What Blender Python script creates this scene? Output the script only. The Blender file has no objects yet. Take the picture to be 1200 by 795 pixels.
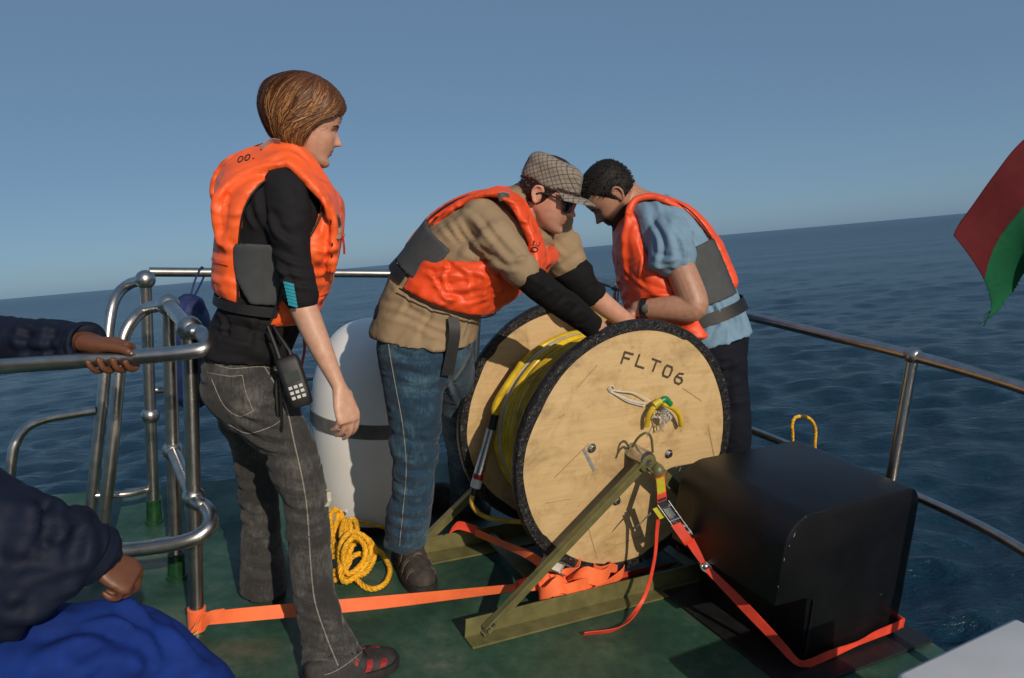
import bpy, bmesh, math, random
import numpy as np
from mathutils import Vector, Matrix
from mathutils.bvhtree import BVHTree

random.seed(7)
RNG = np.random.default_rng(7)
scene = bpy.context.scene
COL = scene.collection

# ------------------------------------------------------------------ camera
# World axes are the boat's own: z stands square on the deck. The boat heels,
# so the sea and the sky are the things that lie at an angle.
FOC, EYE = 900.0, 1.36          # focal length for a picture 1200 wide; eye height above deck
dn = np.array([-271.0, 4177.0, 900.0]); dn /= np.linalg.norm(dn)
c_up = -dn
c_fw = np.array([0, 0, 1.0]); c_fw = c_fw - c_up * (c_fw @ c_up); c_fw /= np.linalg.norm(c_fw)
ROT = np.stack([np.cross(c_fw, c_up), c_fw, c_up])      # camera (right, down, forward) -> boat
CAM = np.array([0, 0, EYE])
cam_data = bpy.data.cameras.new('camera')
cam_data.sensor_width = 36.0
cam_data.lens = FOC / 1200.0 * 36.0
cam_data.clip_start = 0.05
cam_data.clip_end = 30000.0
cam = bpy.data.objects.new('camera', cam_data)
COL.objects.link(cam)
mw = Matrix.Identity(4)
for i in range(3):
    mw[i][0] = ROT[i, 0]; mw[i][1] = -ROT[i, 1]; mw[i][2] = -ROT[i, 2]; mw[i][3] = CAM[i]
cam.matrix_world = mw
scene.camera = cam

def ray(x, y):
    return ROT @ np.array([(x - 600) / FOC, (y - 397.5) / FOC, 1.0])
LEAN = None                     # optional correction that stands a figure upright
def P(x, y, d):                 # the place d metres in front of the viewer
    if LEAN is not None: d = d + float(np.interp(y, LEAN[0], LEAN[1]))
    return CAM + ray(x, y) * d
def G(x, y, z=0.0):             # the place at height z above the deck
    r = ray(x, y); return CAM + r * ((z - EYE) / r[2])

# ------------------------------------------------------------------ sea frame, sky, sun
hr = np.cross(ray(0, 351), ray(1120, 251)); SEA_N = hr / np.linalg.norm(hr)
if SEA_N[2] < 0: SEA_N = -SEA_N
sx = np.cross([0, 1.0, 0], SEA_N); sx /= np.linalg.norm(sx)
sy = np.cross(SEA_N, sx)
SEA_M = np.stack([sx, sy, SEA_N])            # boat -> sea
SUN_EL = math.radians(31)
sh = np.array([0.45, -0.89]); sh /= np.linalg.norm(sh)
SUN_DIR = np.array([sh[0] * math.cos(SUN_EL), sh[1] * math.cos(SUN_EL), math.sin(SUN_EL)])
s_sea = SEA_M @ SUN_DIR

world = bpy.data.worlds.new('World'); scene.world = world
world.use_nodes = True
wn, wl = world.node_tree.nodes, world.node_tree.links
wn.clear()
w_out = wn.new('ShaderNodeOutputWorld'); w_bg = wn.new('ShaderNodeBackground')
w_sky = wn.new('ShaderNodeTexSky'); w_map = wn.new('ShaderNodeMapping'); w_tc = wn.new('ShaderNodeTexCoord')
w_sky.sky_type = 'NISHITA'; w_sky.sun_disc = False
w_sky.sun_elevation = math.asin(s_sea[2]); w_sky.sun_rotation = math.atan2(s_sea[0], s_sea[1])
w_sky.air_density = 0.5; w_sky.dust_density = 0.8; w_sky.ozone_density = 4.0; w_sky.altitude = 0
w_map.inputs['Rotation'].default_value = Matrix([list(map(float, r)) for r in SEA_M]).to_euler()
wl.new(w_tc.outputs['Generated'], w_map.inputs['Vector']); wl.new(w_map.outputs[0], w_sky.inputs['Vector'])
w_mul = wn.new('ShaderNodeMixRGB'); w_mul.blend_type = 'MULTIPLY'; w_mul.inputs[0].default_value = 1.0; w_mul.inputs[2].default_value = (.55, .52, .38, 1)
w_add = wn.new('ShaderNodeMixRGB'); w_add.blend_type = 'ADD'; w_add.inputs[0].default_value = 1.0; w_add.inputs[2].default_value = (1.14, 1.90, 3.06, 1)   # even sea haze over the whole sky
wl.new(w_sky.outputs[0], w_mul.inputs[1]); wl.new(w_mul.outputs[0], w_add.inputs[1]); wl.new(w_add.outputs[0], w_bg.inputs['Color']); wl.new(w_bg.outputs[0], w_out.inputs['Surface'])
w_bg.inputs['Strength'].default_value = 0.078

sun_l = bpy.data.lights.new('sun', 'SUN'); sun_l.energy = 3.2; sun_l.angle = math.radians(0.6); sun_l.color = (1.0, 0.86, 0.70)
sun = bpy.data.objects.new('sun', sun_l); COL.objects.link(sun)
sun.rotation_euler = Vector(SUN_DIR).to_track_quat('Z', 'Y').to_euler()

vs = scene.view_settings
vs.view_transform = 'Standard'; vs.look = 'None'; vs.exposure = 0.0; vs.gamma = 1.0
scene.cycles.use_denoising = True
scene.cycles.max_bounces = 6

# ------------------------------------------------------------------ helpers
def nrm(v):
    v = np.asarray(v, float); return v / max(np.linalg.norm(v), 1e-9)

def spline(pts, n):             # Catmull-Rom through rows of any width, n samples
    p = np.asarray(pts, float)
    if len(p) == 2:
        t = np.linspace(0, 1, n)[:, None]; return p[0] * (1 - t) + p[1] * t
    q = np.vstack([2 * p[0] - p[1], p, 2 * p[-1] - p[-2]])
    seg = np.linalg.norm(np.diff(p[:, :3], axis=0), axis=1) ** 0.5 + 1e-6
    cum = np.concatenate([[0], np.cumsum(seg)])
    out = []
    for s in np.linspace(0, cum[-1], n):
        i = min(max(np.searchsorted(cum, s, side='right') - 1, 0), len(p) - 2)
        t = (s - cum[i]) / seg[i]
        a, b, c, d = q[i], q[i + 1], q[i + 2], q[i + 3]
        out.append(0.5 * (2 * b + (c - a) * t + (2 * a - 5 * b + 4 * c - d) * t * t + (3 * b - a - 3 * c + d) * t ** 3))
    return np.array(out)

def closed_spline(pts, n):
    p = np.asarray(pts, float); m = len(p); out = []
    for s in np.linspace(0, m, n, endpoint=False):
        i = int(s); t = s - i
        a, b, c, d = p[(i - 1) % m], p[i % m], p[(i + 1) % m], p[(i + 2) % m]
        out.append(0.5 * (2 * b + (c - a) * t + (2 * a - 5 * b + 4 * c - d) * t * t + (3 * b - a - 3 * c + d) * t ** 3))
    return np.array(out)

def frames(path, ref=None, closed=False):
    p = np.asarray(path, float); n = len(p)
    if closed: T = np.roll(p, -1, 0) - np.roll(p, 1, 0)
    else: T = np.gradient(p, axis=0)
    T /= np.linalg.norm(T, axis=1)[:, None] + 1e-12
    A = np.zeros_like(p); B = np.zeros_like(p)
    if ref is None:
        ref = np.array([0, 0, 1.0]) if abs(T[0][2]) < 0.9 else np.array([1.0, 0, 0])
        a = ref
    else: a = np.asarray(ref, float)
    for i in range(n):
        if ref is not None and i == 0: a = np.asarray(ref, float)
        a = a - T[i] * (a @ T[i]); a = nrm(a); A[i] = a; B[i] = np.cross(T[i], a)
    return T, A, B

# vectorised gradient noise
_perm = RNG.permutation(256); _perm = np.concatenate([_perm, _perm, _perm])
_grad = RNG.normal(size=(256, 3)); _grad /= np.linalg.norm(_grad, axis=1)[:, None]
def noise3(p):
    p = np.asarray(p, float); i = np.floor(p).astype(int); f = p - i
    w = f * f * f * (f * (f * 6 - 15) + 10); r = np.zeros(len(p))
    for dx in (0, 1):
        for dy in (0, 1):
            for dz in (0, 1):
                h = _perm[_perm[_perm[(i[:, 0] + dx) & 255] + ((i[:, 1] + dy) & 255)] + ((i[:, 2] + dz) & 255)]
                g = _grad[h & 255]; d = f - np.array([dx, dy, dz])
                wt = (w[:, 0] if dx else 1 - w[:, 0]) * (w[:, 1] if dy else 1 - w[:, 1]) * (w[:, 2] if dz else 1 - w[:, 2])
                r += wt * (g * d).sum(1)
    return r * 1.6

class MB:                       # collects closed pieces; build() links them as one mesh object
    def __init__(s): s.V = []; s.F = []; s.n = 0
    def add(s, v, f):
        v = np.asarray(v, float); s.V.append(v); s.F += [tuple(int(j) + s.n for j in q) for q in f]; s.n += len(v); return s
    def rings(s, R, closed=False, cap=True):
        R = np.asarray(R, float); m, k, _ = R.shape; f = []
        for i in range(m if closed else m - 1):
            a, b = i * k, ((i + 1) % m) * k
            for j in range(k):
                j2 = (j + 1) % k; f.append((a + j, a + j2, b + j2, b + j))
        v = R.reshape(-1, 3)
        if cap and not closed:
            v = np.vstack([v, R[0].mean(0), R[-1].mean(0)]); c0, c1 = m * k, m * k + 1
            for j in range(k):
                j2 = (j + 1) % k
                f.append((c0, j2, j)); f.append((c1, (m - 1) * k + j, (m - 1) * k + j2))
        return s.add(v, f)
    def tube(s, path, r, seg=12, closed=False, ref=None, rb=None):
        p = np.asarray(path, float); n = len(p)
        r = np.broadcast_to(np.asarray(r, float), (n,)); rb = r if rb is None else np.broadcast_to(np.asarray(rb, float), (n,))
        T, A, B = frames(p, ref, closed); t = np.linspace(0, 2 * np.pi, seg, endpoint=False)
        R = p[:, None] + A[:, None] * (np.cos(t)[None, :, None] * r[:, None, None]) + B[:, None] * (np.sin(t)[None, :, None] * rb[:, None, None])
        return s.rings(R, closed)
    def limb(s, pts, n=24, seg=20, ref=None, flat=1.0):   # rows x y z r, rounded ends
        q = spline(pts, n); p = q[:, :3]; r = np.maximum(q[:, 3], 0.002)
        t0 = nrm(p[0] - p[1]); t1 = nrm(p[-1] - p[-2])
        a = np.radians([88, 70, 50, 28])
        P0 = [p[0] + t0 * r[0] * math.sin(x) for x in a]; P1 = [p[-1] + t1 * r[-1] * math.sin(x) for x in a[::-1]]
        rr = np.concatenate([r[0] * np.cos(a), r, r[-1] * np.cos(a[::-1])])
        return s.tube(np.vstack([P0, p, P1]), rr, seg, ref=ref, rb=rr * flat)
    def ball(s, c, r, seg=16, rng=10):
        r = np.broadcast_to(np.asarray(r, float), (3,)); v = []; ph = np.linspace(0.02, np.pi - 0.02, rng); t = np.linspace(0, 2 * np.pi, seg, endpoint=False)
        R = np.array([[np.asarray(c) + r * np.array([np.sin(a) * np.cos(b), np.sin(a) * np.sin(b), np.cos(a)]) for b in t] for a in ph])
        return s.rings(R)
    def box(s, o, ax, ay, az):  # centre and three half-extent vectors
        o, ax, ay, az = map(lambda q: np.asarray(q, float), (o, ax, ay, az)); v = []
        for k in (-1, 1):
            for (i, j) in ((-1, -1), (1, -1), (1, 1), (-1, 1)): v.append(o + ax * i + ay * j + az * k)
        return s.add(v, [(0, 3, 2, 1), (4, 5, 6, 7), (0, 1, 5, 4), (1, 2, 6, 5), (2, 3, 7, 6), (3, 0, 4, 7)])
    def ribbon(s, path, W, th=0.0025, n=None):   # path and half-width vectors; a thin strap with thickness
        p = np.asarray(path, float); W = np.asarray(W, float)
        T = np.gradient(p, axis=0); N = np.cross(T, W); N /= np.linalg.norm(N, axis=1)[:, None] + 1e-9
        R = np.stack([p - W + N * th / 2, p + W + N * th / 2, p + W - N * th / 2, p - W - N * th / 2], 1)
        return s.rings(R)
    def disc_prism(s, c, ax, r, h, seg=6, ph=0.0):
        ax = nrm(ax); u = nrm(np.cross(ax, [0.3, 0.2, 0.9])); w = np.cross(ax, u); t = np.linspace(0, 2 * np.pi, seg, endpoint=False) + ph
        ring = lambda o, rr: [o + (u * np.cos(x) + w * np.sin(x)) * rr for x in t]
        c = np.asarray(c, float)
        return s.rings([ring(c, r), ring(c + ax * h, r)])
    def lathe(s, o, ax, prof, seg=64, closed=False, rfun=None):   # prof: (distance along axis, radius)
        ax = nrm(ax); u = nrm(np.cross(ax, [0, 0, 1.0]) if abs(ax[2]) < .9 else [1.0, 0, 0]); w = np.cross(ax, u)
        t = np.linspace(0, 2 * np.pi, seg, endpoint=False); o = np.asarray(o, float)
        R = [[o + ax * h + (u * np.cos(x) + w * np.sin(x)) * r for x in t] for h, r in prof]
        return s.rings(R, closed, cap=not closed)
    def mesh(s, name):
        me = bpy.data.meshes.new(name); me.from_pydata(np.vstack(s.V).tolist(), [], s.F); me.update(); return me
    def build(s, name, mat, parent=None, smooth=True, bevel=0.0, angle=40):
        me = s.mesh(name); return link(me, name, mat, parent, smooth, bevel, angle)

def link(me, name, mat, parent=None, smooth=True, bevel=0.0, angle=40):
    o = bpy.data.objects.new(name, me); COL.objects.link(o)
    if mat is not None:
        me.materials.clear(); me.materials.append(mat)
    bm = bmesh.new(); bm.from_mesh(me); bmesh.ops.recalc_face_normals(bm, faces=bm.faces)
    if bevel:
        ed = [e for e in bm.edges if len(e.link_faces) == 2 and e.calc_face_angle(0) > math.radians(30)]
        bmesh.ops.bevel(bm, geom=ed, offset=bevel, segments=2, profile=0.5, affect='EDGES')
    bm.to_mesh(me); bm.free()
    if smooth:
        me.polygons.foreach_set('use_smooth', [True] * len(me.polygons))
        if angle < 180: me.set_sharp_from_angle(angle=math.radians(angle))
    if parent is not None:
        o.parent = parent; o.matrix_parent_inverse = parent.matrix_world.inverted()
    return o

def thing(name, loc, label, cat, group=None):
    o = bpy.data.objects.new(name, None); COL.objects.link(o); o.empty_display_size = 0.1
    o.location = [float(x) for x in loc]; o.matrix_world = Matrix.Translation(o.location)
    o['label'] = label; o['category'] = cat
    if group: o['group'] = group
    return o
def tag(o, label, cat, group=None):
    o['label'] = label; o['category'] = cat
    if group: o['group'] = group
    return o

def remeshed(mb, voxel, smooth_it=2, fn=None):     # fuse overlapping closed pieces into one surface
    me = mb.mesh('tmp'); o = bpy.data.objects.new('tmp', me); COL.objects.link(o)
    m = o.modifiers.new('r', 'REMESH'); m.mode = 'VOXEL'; m.voxel_size = voxel; m.use_smooth_shade = True
    dg = bpy.context.evaluated_depsgraph_get(); dg.update()
    out = bpy.data.meshes.new_from_object(o.evaluated_get(dg)); bpy.data.objects.remove(o); bpy.data.meshes.remove(me)
    nv = len(out.vertices); co = np.empty(nv * 3); out.vertices.foreach_get('co', co); co = co.reshape(-1, 3)
    ne = len(out.edges); ed = np.empty(ne * 2, int); out.edges.foreach_get('vertices', ed); ed = ed.reshape(-1, 2)
    deg = np.bincount(ed.ravel(), minlength=nv).astype(float)[:, None]; deg[deg == 0] = 1
    def lap(c):
        s = np.zeros_like(c)
        for k in range(3): s[:, k] = np.bincount(ed[:, 0], c[ed[:, 1], k], nv) + np.bincount(ed[:, 1], c[ed[:, 0], k], nv)
        return s / deg
    for _ in range(smooth_it):
        co = co + 0.55 * (lap(co) - co); co = co - 0.45 * (lap(co) - co)
    if fn is not None:
        out.vertices.foreach_set('co', co.ravel()); out.update()
        no = np.empty(nv * 3); out.vertices.foreach_get('normal', no); no = no.reshape(-1, 3)
        co = fn(co, no)
    out.vertices.foreach_set('co', co.ravel()); out.update()
    return out, co

def folds(amp, scale, stretch, seed=0.0, axis=(0, 0, 1), hot=(), warp=.5, sharp=.55):   # cloth folds: they run across the axis, sharp in the valleys
    ax = nrm(axis)
    def f(co, no):
        wv = np.stack([noise3(co * scale * .45 + seed + k * 17.3) for k in range(3)], 1) * warp / scale
        c = co + wv; al = (c @ ax)[:, None] * ax
        q = (c - al) * scale * stretch + al * scale + seed
        n = noise3(q); m = noise3(q * 2.2 + 11); g = noise3(co * scale * .45 + 5 + seed)
        h = sharp * (np.abs(n) * 2.0 - .55) + (1 - sharp) * n + .20 * (np.abs(m) * 2 - .5)
        gain = np.clip(.45 + 1.3 * g, .12, 1.3)
        for (p, r, k) in hot: gain = gain + k * np.exp(-((co - np.asarray(p)) ** 2).sum(1) / (r * r))
        return co + no * (amp * 2.0 * h * gain)[:, None]
    return f

# ------------------------------------------------------------------ materials
def new_mat(name):
    m = bpy.data.materials.new(name); m.use_nodes = True
    nt = m.node_tree; b = nt.nodes['Principled BSDF']; return m, nt, b
def ramp(nt, fac, stops):
    r = nt.nodes.new('ShaderNodeValToRGB'); nt.links.new(fac, r.inputs[0])
    els = r.color_ramp.elements
    while len(els) < len(stops): els.new(0.5)
    for e, (p, c) in zip(els, stops): e.position = p; e.color = (*c, 1)
    return r.outputs[0]
def noise_tex(nt, scale, detail=4, rough=0.55, co='Object', stretch=None, dist=0.0):
    tc = nt.nodes.new('ShaderNodeTexCoord'); n = nt.nodes.new('ShaderNodeTexNoise')
    n.inputs['Scale'].default_value = scale; n.inputs['Detail'].default_value = detail; n.inputs['Roughness'].default_value = rough
    n.inputs['Distortion'].default_value = dist
    src = tc.outputs[co]
    if stretch:
        mp = nt.nodes.new('ShaderNodeMapping'); mp.inputs['Scale'].default_value = stretch; nt.links.new(src, mp.inputs[0]); src = mp.outputs[0]
    nt.links.new(src, n.inputs['Vector']); return n.outputs['Fac']
def crinkle(nt, scale, detail=3.0, stretch=(1, 1, 1), dist=.4, rough=.5):     # ridged noise: the sharp little creases of crumpled cloth
    tc = nt.nodes.new('ShaderNodeTexCoord'); mp = nt.nodes.new('ShaderNodeMapping'); mp.inputs['Scale'].default_value = stretch; mp.inputs['Rotation'].default_value = (.3, .5, .2)
    n = nt.nodes.new('ShaderNodeTexNoise'); n.noise_type = 'RIDGED_MULTIFRACTAL'; n.normalize = True
    for k, v in (('Scale', scale), ('Detail', detail), ('Roughness', rough), ('Distortion', dist)): n.inputs[k].default_value = v
    nt.links.new(tc.outputs['Object'], mp.inputs[0]); nt.links.new(mp.outputs[0], n.inputs['Vector']); return n.outputs['Fac']
def bump(nt, b, h, strength, dist=0.002, prev=None):
    n = nt.nodes.new('ShaderNodeBump'); n.inputs['Strength'].default_value = strength; n.inputs['Distance'].default_value = dist
    nt.links.new(h, n.inputs['Height'])
    if prev is not None: nt.links.new(prev, n.inputs['Normal'])
    nt.links.new(n.outputs[0], b.inputs['Normal']); return n.outputs[0]
def simple(name, col, rough=0.6, var=0.25, scale=12, metal=0.0, bs=0.0, bscale=200, bdist=0.001, sheen=0.0, coat=0.0, col2=None, stretch=None, spec=0.5, detail=4):
    m, nt, b = new_mat(name)
    c = np.array(col); lo = c * (1 - var) if col2 is None else np.array(col2); hi = np.clip(c * (1 + var * 0.6), 0, 1) if col2 is None else c
    f = noise_tex(nt, scale, detail, stretch=stretch)
    nt.links.new(ramp(nt, f, [(0.32, tuple(lo)), (0.66, tuple(hi))]), b.inputs['Base Color'])
    b.inputs['Roughness'].default_value = rough; b.inputs['Metallic'].default_value = metal
    b.inputs['Specular IOR Level'].default_value = spec
    b.inputs['Sheen Weight'].default_value = sheen; b.inputs['Coat Weight'].default_value = coat
    if bs: bump(nt, b, noise_tex(nt, bscale, 3), bs, bdist)
    return m

M = {}
def make_materials():
    M['steel'] = simple('polished_steel', (.50, .485, .46), .33, .18, 30, 1.0, .08, 400)
    M['zinc'] = simple('zinc', (.6, .6, .6), .32, .2, 60, 1.0)
    # wet-look green deck paint, scuffed
    m, nt, b = new_mat('deck_paint')
    f1 = noise_tex(nt, 3.5, 8, .62); f2 = noise_tex(nt, 26, 6, .7); mx = nt.nodes.new('ShaderNodeMath'); mx.operation = 'MULTIPLY_ADD'
    nt.links.new(f2, mx.inputs[0]); mx.inputs[1].default_value = 0.45; nt.links.new(f1, mx.inputs[2])
    nt.links.new(ramp(nt, mx.outputs[0], [(.40, (.007, .026, .018)), (.60, (.015, .052, .034)), (.74, (.028, .080, .050)), (.86, (.06, .105, .072)), (.97, (.13, .14, .11))]), b.inputs['Base Color'])
    ru = nt.nodes.new('ShaderNodeMixRGB'); nt.links.new(ramp(nt, noise_tex(nt, 38, 5, .75), [(.66, (0, 0, 0)), (.74, (.8, .8, .8))]), ru.inputs[0]); nt.links.new(b.inputs['Base Color'].links[0].from_socket, ru.inputs[1]); ru.inputs[2].default_value = (.055, .040, .022, 1); nt.links.new(ru.outputs[0], b.inputs['Base Color'])
    nt.links.new(ramp(nt, f1, [(.3, (.6,) * 3), (.7, (.30,) * 3)]), b.inputs['Roughness'])
    bump(nt, b, f2, .35, .003, bump(nt, b, noise_tex(nt, 300, 3), .35, .0012))
    M['deck'] = m
    M['green_sleeve'] = simple('green_paint', (.007, .046, .014), .4, .4, 40, bs=.2, bscale=90)
    M['hull'] = simple('hull_paint', (.03, .05, .045), .5, .4, 6)
    # plywood
    m, nt, b = new_mat('plywood')
    g = noise_tex(nt, 9, 8, .68, stretch=(.5, .5, 5.5), dist=.9); st = noise_tex(nt, 6.5, 9, .74, dist=.5); sp = noise_tex(nt, 55, 3, .6)
    base = ramp(nt, g, [(.3, (.51, .345, .16)), (.55, (.575, .405, .20)), (.75, (.62, .45, .235))])
    dirt = ramp(nt, st, [(.36, (.40, .36, .31)), (.47, (.82, .79, .74)), (.54, (1, 1, 1))])
    mix = nt.nodes.new('ShaderNodeMixRGB'); mix.blend_type = 'MULTIPLY'; mix.inputs[0].default_value = .55
    nt.links.new(base, mix.inputs[1]); nt.links.new(dirt, mix.inputs[2])
    mix2 = nt.nodes.new('ShaderNodeMixRGB'); mix2.blend_type = 'MULTIPLY'; mix2.inputs[0].default_value = .6
    nt.links.new(mix.outputs[0], mix2.inputs[1]); nt.links.new(ramp(nt, sp, [(.24, (.35, .28, .2)), (.33, (1, 1, 1))]), mix2.inputs[2])
    nt.links.new(mix2.outputs[0], b.inputs['Base Color']); b.inputs['Roughness'].default_value = .55
    bump(nt, b, g, .12, .002); M['plywood'] = m
    # black tape
    m, nt, b = new_mat('black_tape')
    f = noise_tex(nt, 120, 5, .8)
    nt.links.new(ramp(nt, f, [(.50, (.006, .006, .007)), (.60, (.025, .025, .026)), (.67, (.24, .23, .21))]), b.inputs['Base Color'])
    b.inputs['Roughness'].default_value = .42; bump(nt, b, noise_tex(nt, 34, 5, .7), 1.0, .008); M['tape'] = m
    M['olive'] = simple('olive_paint', (.135, .125, .048), .42, .28, 18, bs=.15, bscale=60, bdist=.002)
    M['black_gloss'] = simple('black_fibreglass', (.004, .004, .0055), .42, .5, 9, bs=.10, bscale=45, bdist=.002, spec=.45)
    m = M['black_gloss']; nt = m.node_tree; b = nt.nodes['Principled BSDF']        # rubbed edges and dusty scuffs on the black cover
    ge = nt.nodes.new('ShaderNodeNewGeometry'); ed = ramp(nt, ge.outputs['Pointiness'], [(.53, (0, 0, 0)), (.60, (1, 1, 1))])
    sc_ = ramp(nt, noise_tex(nt, 70, 5, .8, stretch=(1, 1, 1.6)), [(.60, (0, 0, 0)), (.74, (.5, .5, .5))]); ml = nt.nodes.new('ShaderNodeMixRGB'); ml.blend_type = 'MULTIPLY'; ml.inputs[0].default_value = 1
    nt.links.new(ed, ml.inputs[1]); nt.links.new(sc_, ml.inputs[2]); mx = nt.nodes.new('ShaderNodeMixRGB'); old = b.inputs['Base Color'].links[0].from_socket
    nt.links.new(ml.outputs[0], mx.inputs[0]); nt.links.new(old, mx.inputs[1]); mx.inputs[2].default_value = (.16, .16, .16, 1); nt.links.new(mx.outputs[0], b.inputs['Base Color'])
    M['black'] = simple('black_rubber', (.010, .010, .011), .55, .4, 30)
    M['white'] = simple('white_gelcoat', (.82, .82, .80), .34, .10, 4, bs=.03, bscale=30, col2=(.74, .73, .70))
    M['lock_white'] = simple('white_paint', (.62, .63, .63), .4, .08, 5, bs=.2, bscale=260, bdist=.0012)
    M['grey_band'] = simple('grey_band', (.13, .125, .12), .6, .25, 30, bs=.3, bscale=300)
    M['cable'] = simple('yellow_cable', (.74, .52, .020), .25, .35, 18, coat=.3, col2=(.46, .30, .010))
    M['cable_pale'] = simple('pale_cable', (.52, .50, .42), .35, .2, 20)
    M['cable_grey'] = simple('grey_cable', (.20, .24, .25), .4, .2, 20)
    M['cable_brown'] = simple('amber_cable', (.46, .27, .02), .3, .35, 20)
    M['rope'] = simple('yellow_rope', (.80, .42, .016), .6, .35, 90, bs=.5, bscale=500, bdist=.002)
    M['orange_strap'] = simple('orange_webbing', (.93, .17, .045), .62, .12, 20, bs=.35, bscale=700, sheen=.1)
    M['red_and_shaded_strap'] = simple('red_and_shaded_webbing', (.74, .060, .028), .6, .2, 20, bs=.35, bscale=700)  # ratchet strap's own red; on the heap, orange webbing with shade painted in
    M['label_yellow'] = simple('yellow_label', (.52, .46, .02), .5, .15, 40)
    M['green_tape'] = simple('green_tape', (.012, .20, .07), .35, .2, 40)
    M['red_tape'] = simple('red_tape', (.35, .012, .012), .4, .2, 40)
    m, nt, b = new_mat('clear_plastic'); b.inputs['Base Color'].default_value = (.75, .76, .74, 1); b.inputs['Roughness'].default_value = .15
    b.inputs['Transmission Weight'].default_value = .55; M['plastic'] = m
    M['tie'] = simple('nylon_tie', (.58, .54, .46), .4, .15, 50)
    M['grey_tape'] = simple('grey_tape', (.24, .24, .24), .45, .15, 60)
    M['stencil'] = simple('stencil_ink', (.035, .028, .02), .7, .5, 160, col2=(.10, .07, .035))
    M['stencil_faint'] = simple('scuff_mark', (.30, .20, .10), .7, .4, 120, col2=(.42, .28, .13))
    M['blue_canvas'] = simple('blue_canvas', (.006, .018, .09), .6, .3, 20, bs=.3, bscale=90, bdist=.004)
    # vest fabrics
    def vest(name, col):
        m, nt, b = new_mat(name)
        f = noise_tex(nt, 9, 5, .6); c = np.array(col)
        nt.links.new(ramp(nt, f, [(.3, tuple(c * .88)), (.7, tuple(np.clip(c * 1.06, 0, 1)))]), b.inputs['Base Color'])
        b.inputs['Roughness'].default_value = .5; b.inputs['Sheen Weight'].default_value = .05
        p = bump(nt, b, crinkle(nt, 11, 3.0, (1, 1, 1.6), .6), .9, .030); bump(nt, b, noise_tex(nt, 700, 2), .25, .0007, p); return m
    M['vest'] = vest('orange_nylon', (.95, .125, .022))
    M['vest_red'] = vest('orange_red_nylon', (.82, .075, .012))
    M['neoprene'] = simple('grey_neoprene', (.050, .055, .058), .75, .15, 30, bs=.2, bscale=500)
    M['webbing'] = simple('black_webbing', (.008, .008, .009), .6, .3, 60, bs=.3, bscale=600)
    M['reflect'] = simple('grey_reflective', (.30, .33, .32), .35, .15, 40, bs=.2, bscale=300)
    def cloth(name, col, var=.22, scale=14, rough=.85, weave=900, wb=.25, sheen=.0, crease=.4):
        m, nt, b = new_mat(name); c = np.array(col)
        f = noise_tex(nt, scale, 6, .65); nt.links.new(ramp(nt, f, [(.28, tuple(c * (1 - var))), (.72, tuple(np.clip(c * (1 + var), 0, 1)))]), b.inputs['Base Color'])
        b.inputs['Roughness'].default_value = rough; b.inputs['Sheen Weight'].default_value = sheen; b.inputs['Specular IOR Level'].default_value = .25
        p = bump(nt, b, crinkle(nt, 10, 3, (1, 1, 1.5), .7), crease, .026); bump(nt, b, noise_tex(nt, weave, 2), wb, .0008, p); return m
    M['black_shirt'] = cloth('charcoal_jersey', (.0105, .0105, .0125), .2)
    M['teal_print'] = simple('teal_print', (.03, .33, .42), .6, .1, 40)
    M['black_sleeve'] = cloth('black_knit', (.005, .005, .0055), .2)
    M['khaki'] = cloth('khaki_cotton', (.29, .21, .125), .12)
    M['blue_shirt'] = cloth('pale_blue_cotton', (.165, .27, .37), .12)
    M['navy'] = cloth('navy_cotton', (.004, .0055, .012), .2)
    M['navy_jacket'] = cloth('navy_padded', (.0045, .0085, .024), .25, rough=.7, crease=.4)
    M['royal'] = cloth('royal_blue_cotton', (.0042, .025, .175), .3, crease=.4)
    # denim: faded patches and warp lines
    def denim(name, col, fade):
        m, nt, b = new_mat(name); c = np.array(col); fd = np.array(fade)
        f = noise_tex(nt, 7, 5, .62); g = noise_tex(nt, 160, 3, .7, stretch=(1, 1, .18))
        mx = nt.nodes.new('ShaderNodeMath'); mx.operation = 'MULTIPLY_ADD'; nt.links.new(g, mx.inputs[0]); mx.inputs[1].default_value = .5; nt.links.new(f, mx.inputs[2])
        nt.links.new(ramp(nt, mx.outputs[0], [(.52, tuple(c * .7)), (.74, tuple(c)), (.98, tuple(fd))]), b.inputs['Base Color'])
        b.inputs['Roughness'].default_value = .85; b.inputs['Sheen Weight'].default_value = .1; b.inputs['Specular IOR Level'].default_value = .2
        p = bump(nt, b, crinkle(nt, 12, 3, (1, 1, 2.2), .6), .6, .022); bump(nt, b, noise_tex(nt, 900, 2), .3, .0008, p); return m
    M['jeans_grey'] = denim('grey_denim', (.042, .041, .040), (.115, .11, .10))
    M['jeans_blue'] = denim('blue_denim', (.018, .045, .078), (.06, .125, .17))
    M['stitch'] = simple('pale_stitching', (.26, .24, .2), .8, .3, 200)
    # skin: colour from the vertex layer (lips, cheeks, stubble) over fine mottling
    def skin(name, col, ssr=.3):
        m, nt, b = new_mat(name); at = nt.nodes.new('ShaderNodeAttribute'); at.attribute_name = 'tint'
        f = noise_tex(nt, 60, 4, .6); c = np.array(col)
        mix = nt.nodes.new('ShaderNodeMixRGB'); mix.blend_type = 'MULTIPLY'; mix.inputs[0].default_value = 1
        nt.links.new(ramp(nt, f, [(.3, tuple(c * np.array([.9, .84, .82]))), (.7, tuple(np.clip(c * 1.08, 0, 1)))]), mix.inputs[1]); nt.links.new(at.outputs['Color'], mix.inputs[2])
        nt.links.new(mix.outputs[0], b.inputs['Base Color']); b.inputs['Roughness'].default_value = .48
        b.inputs['Subsurface Weight'].default_value = .12; b.inputs['Subsurface Radius'].default_value = (.9, .35, .2); b.inputs['Subsurface Scale'].default_value = .006
        bump(nt, b, noise_tex(nt, 420, 3), .18, .0008); return m
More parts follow.
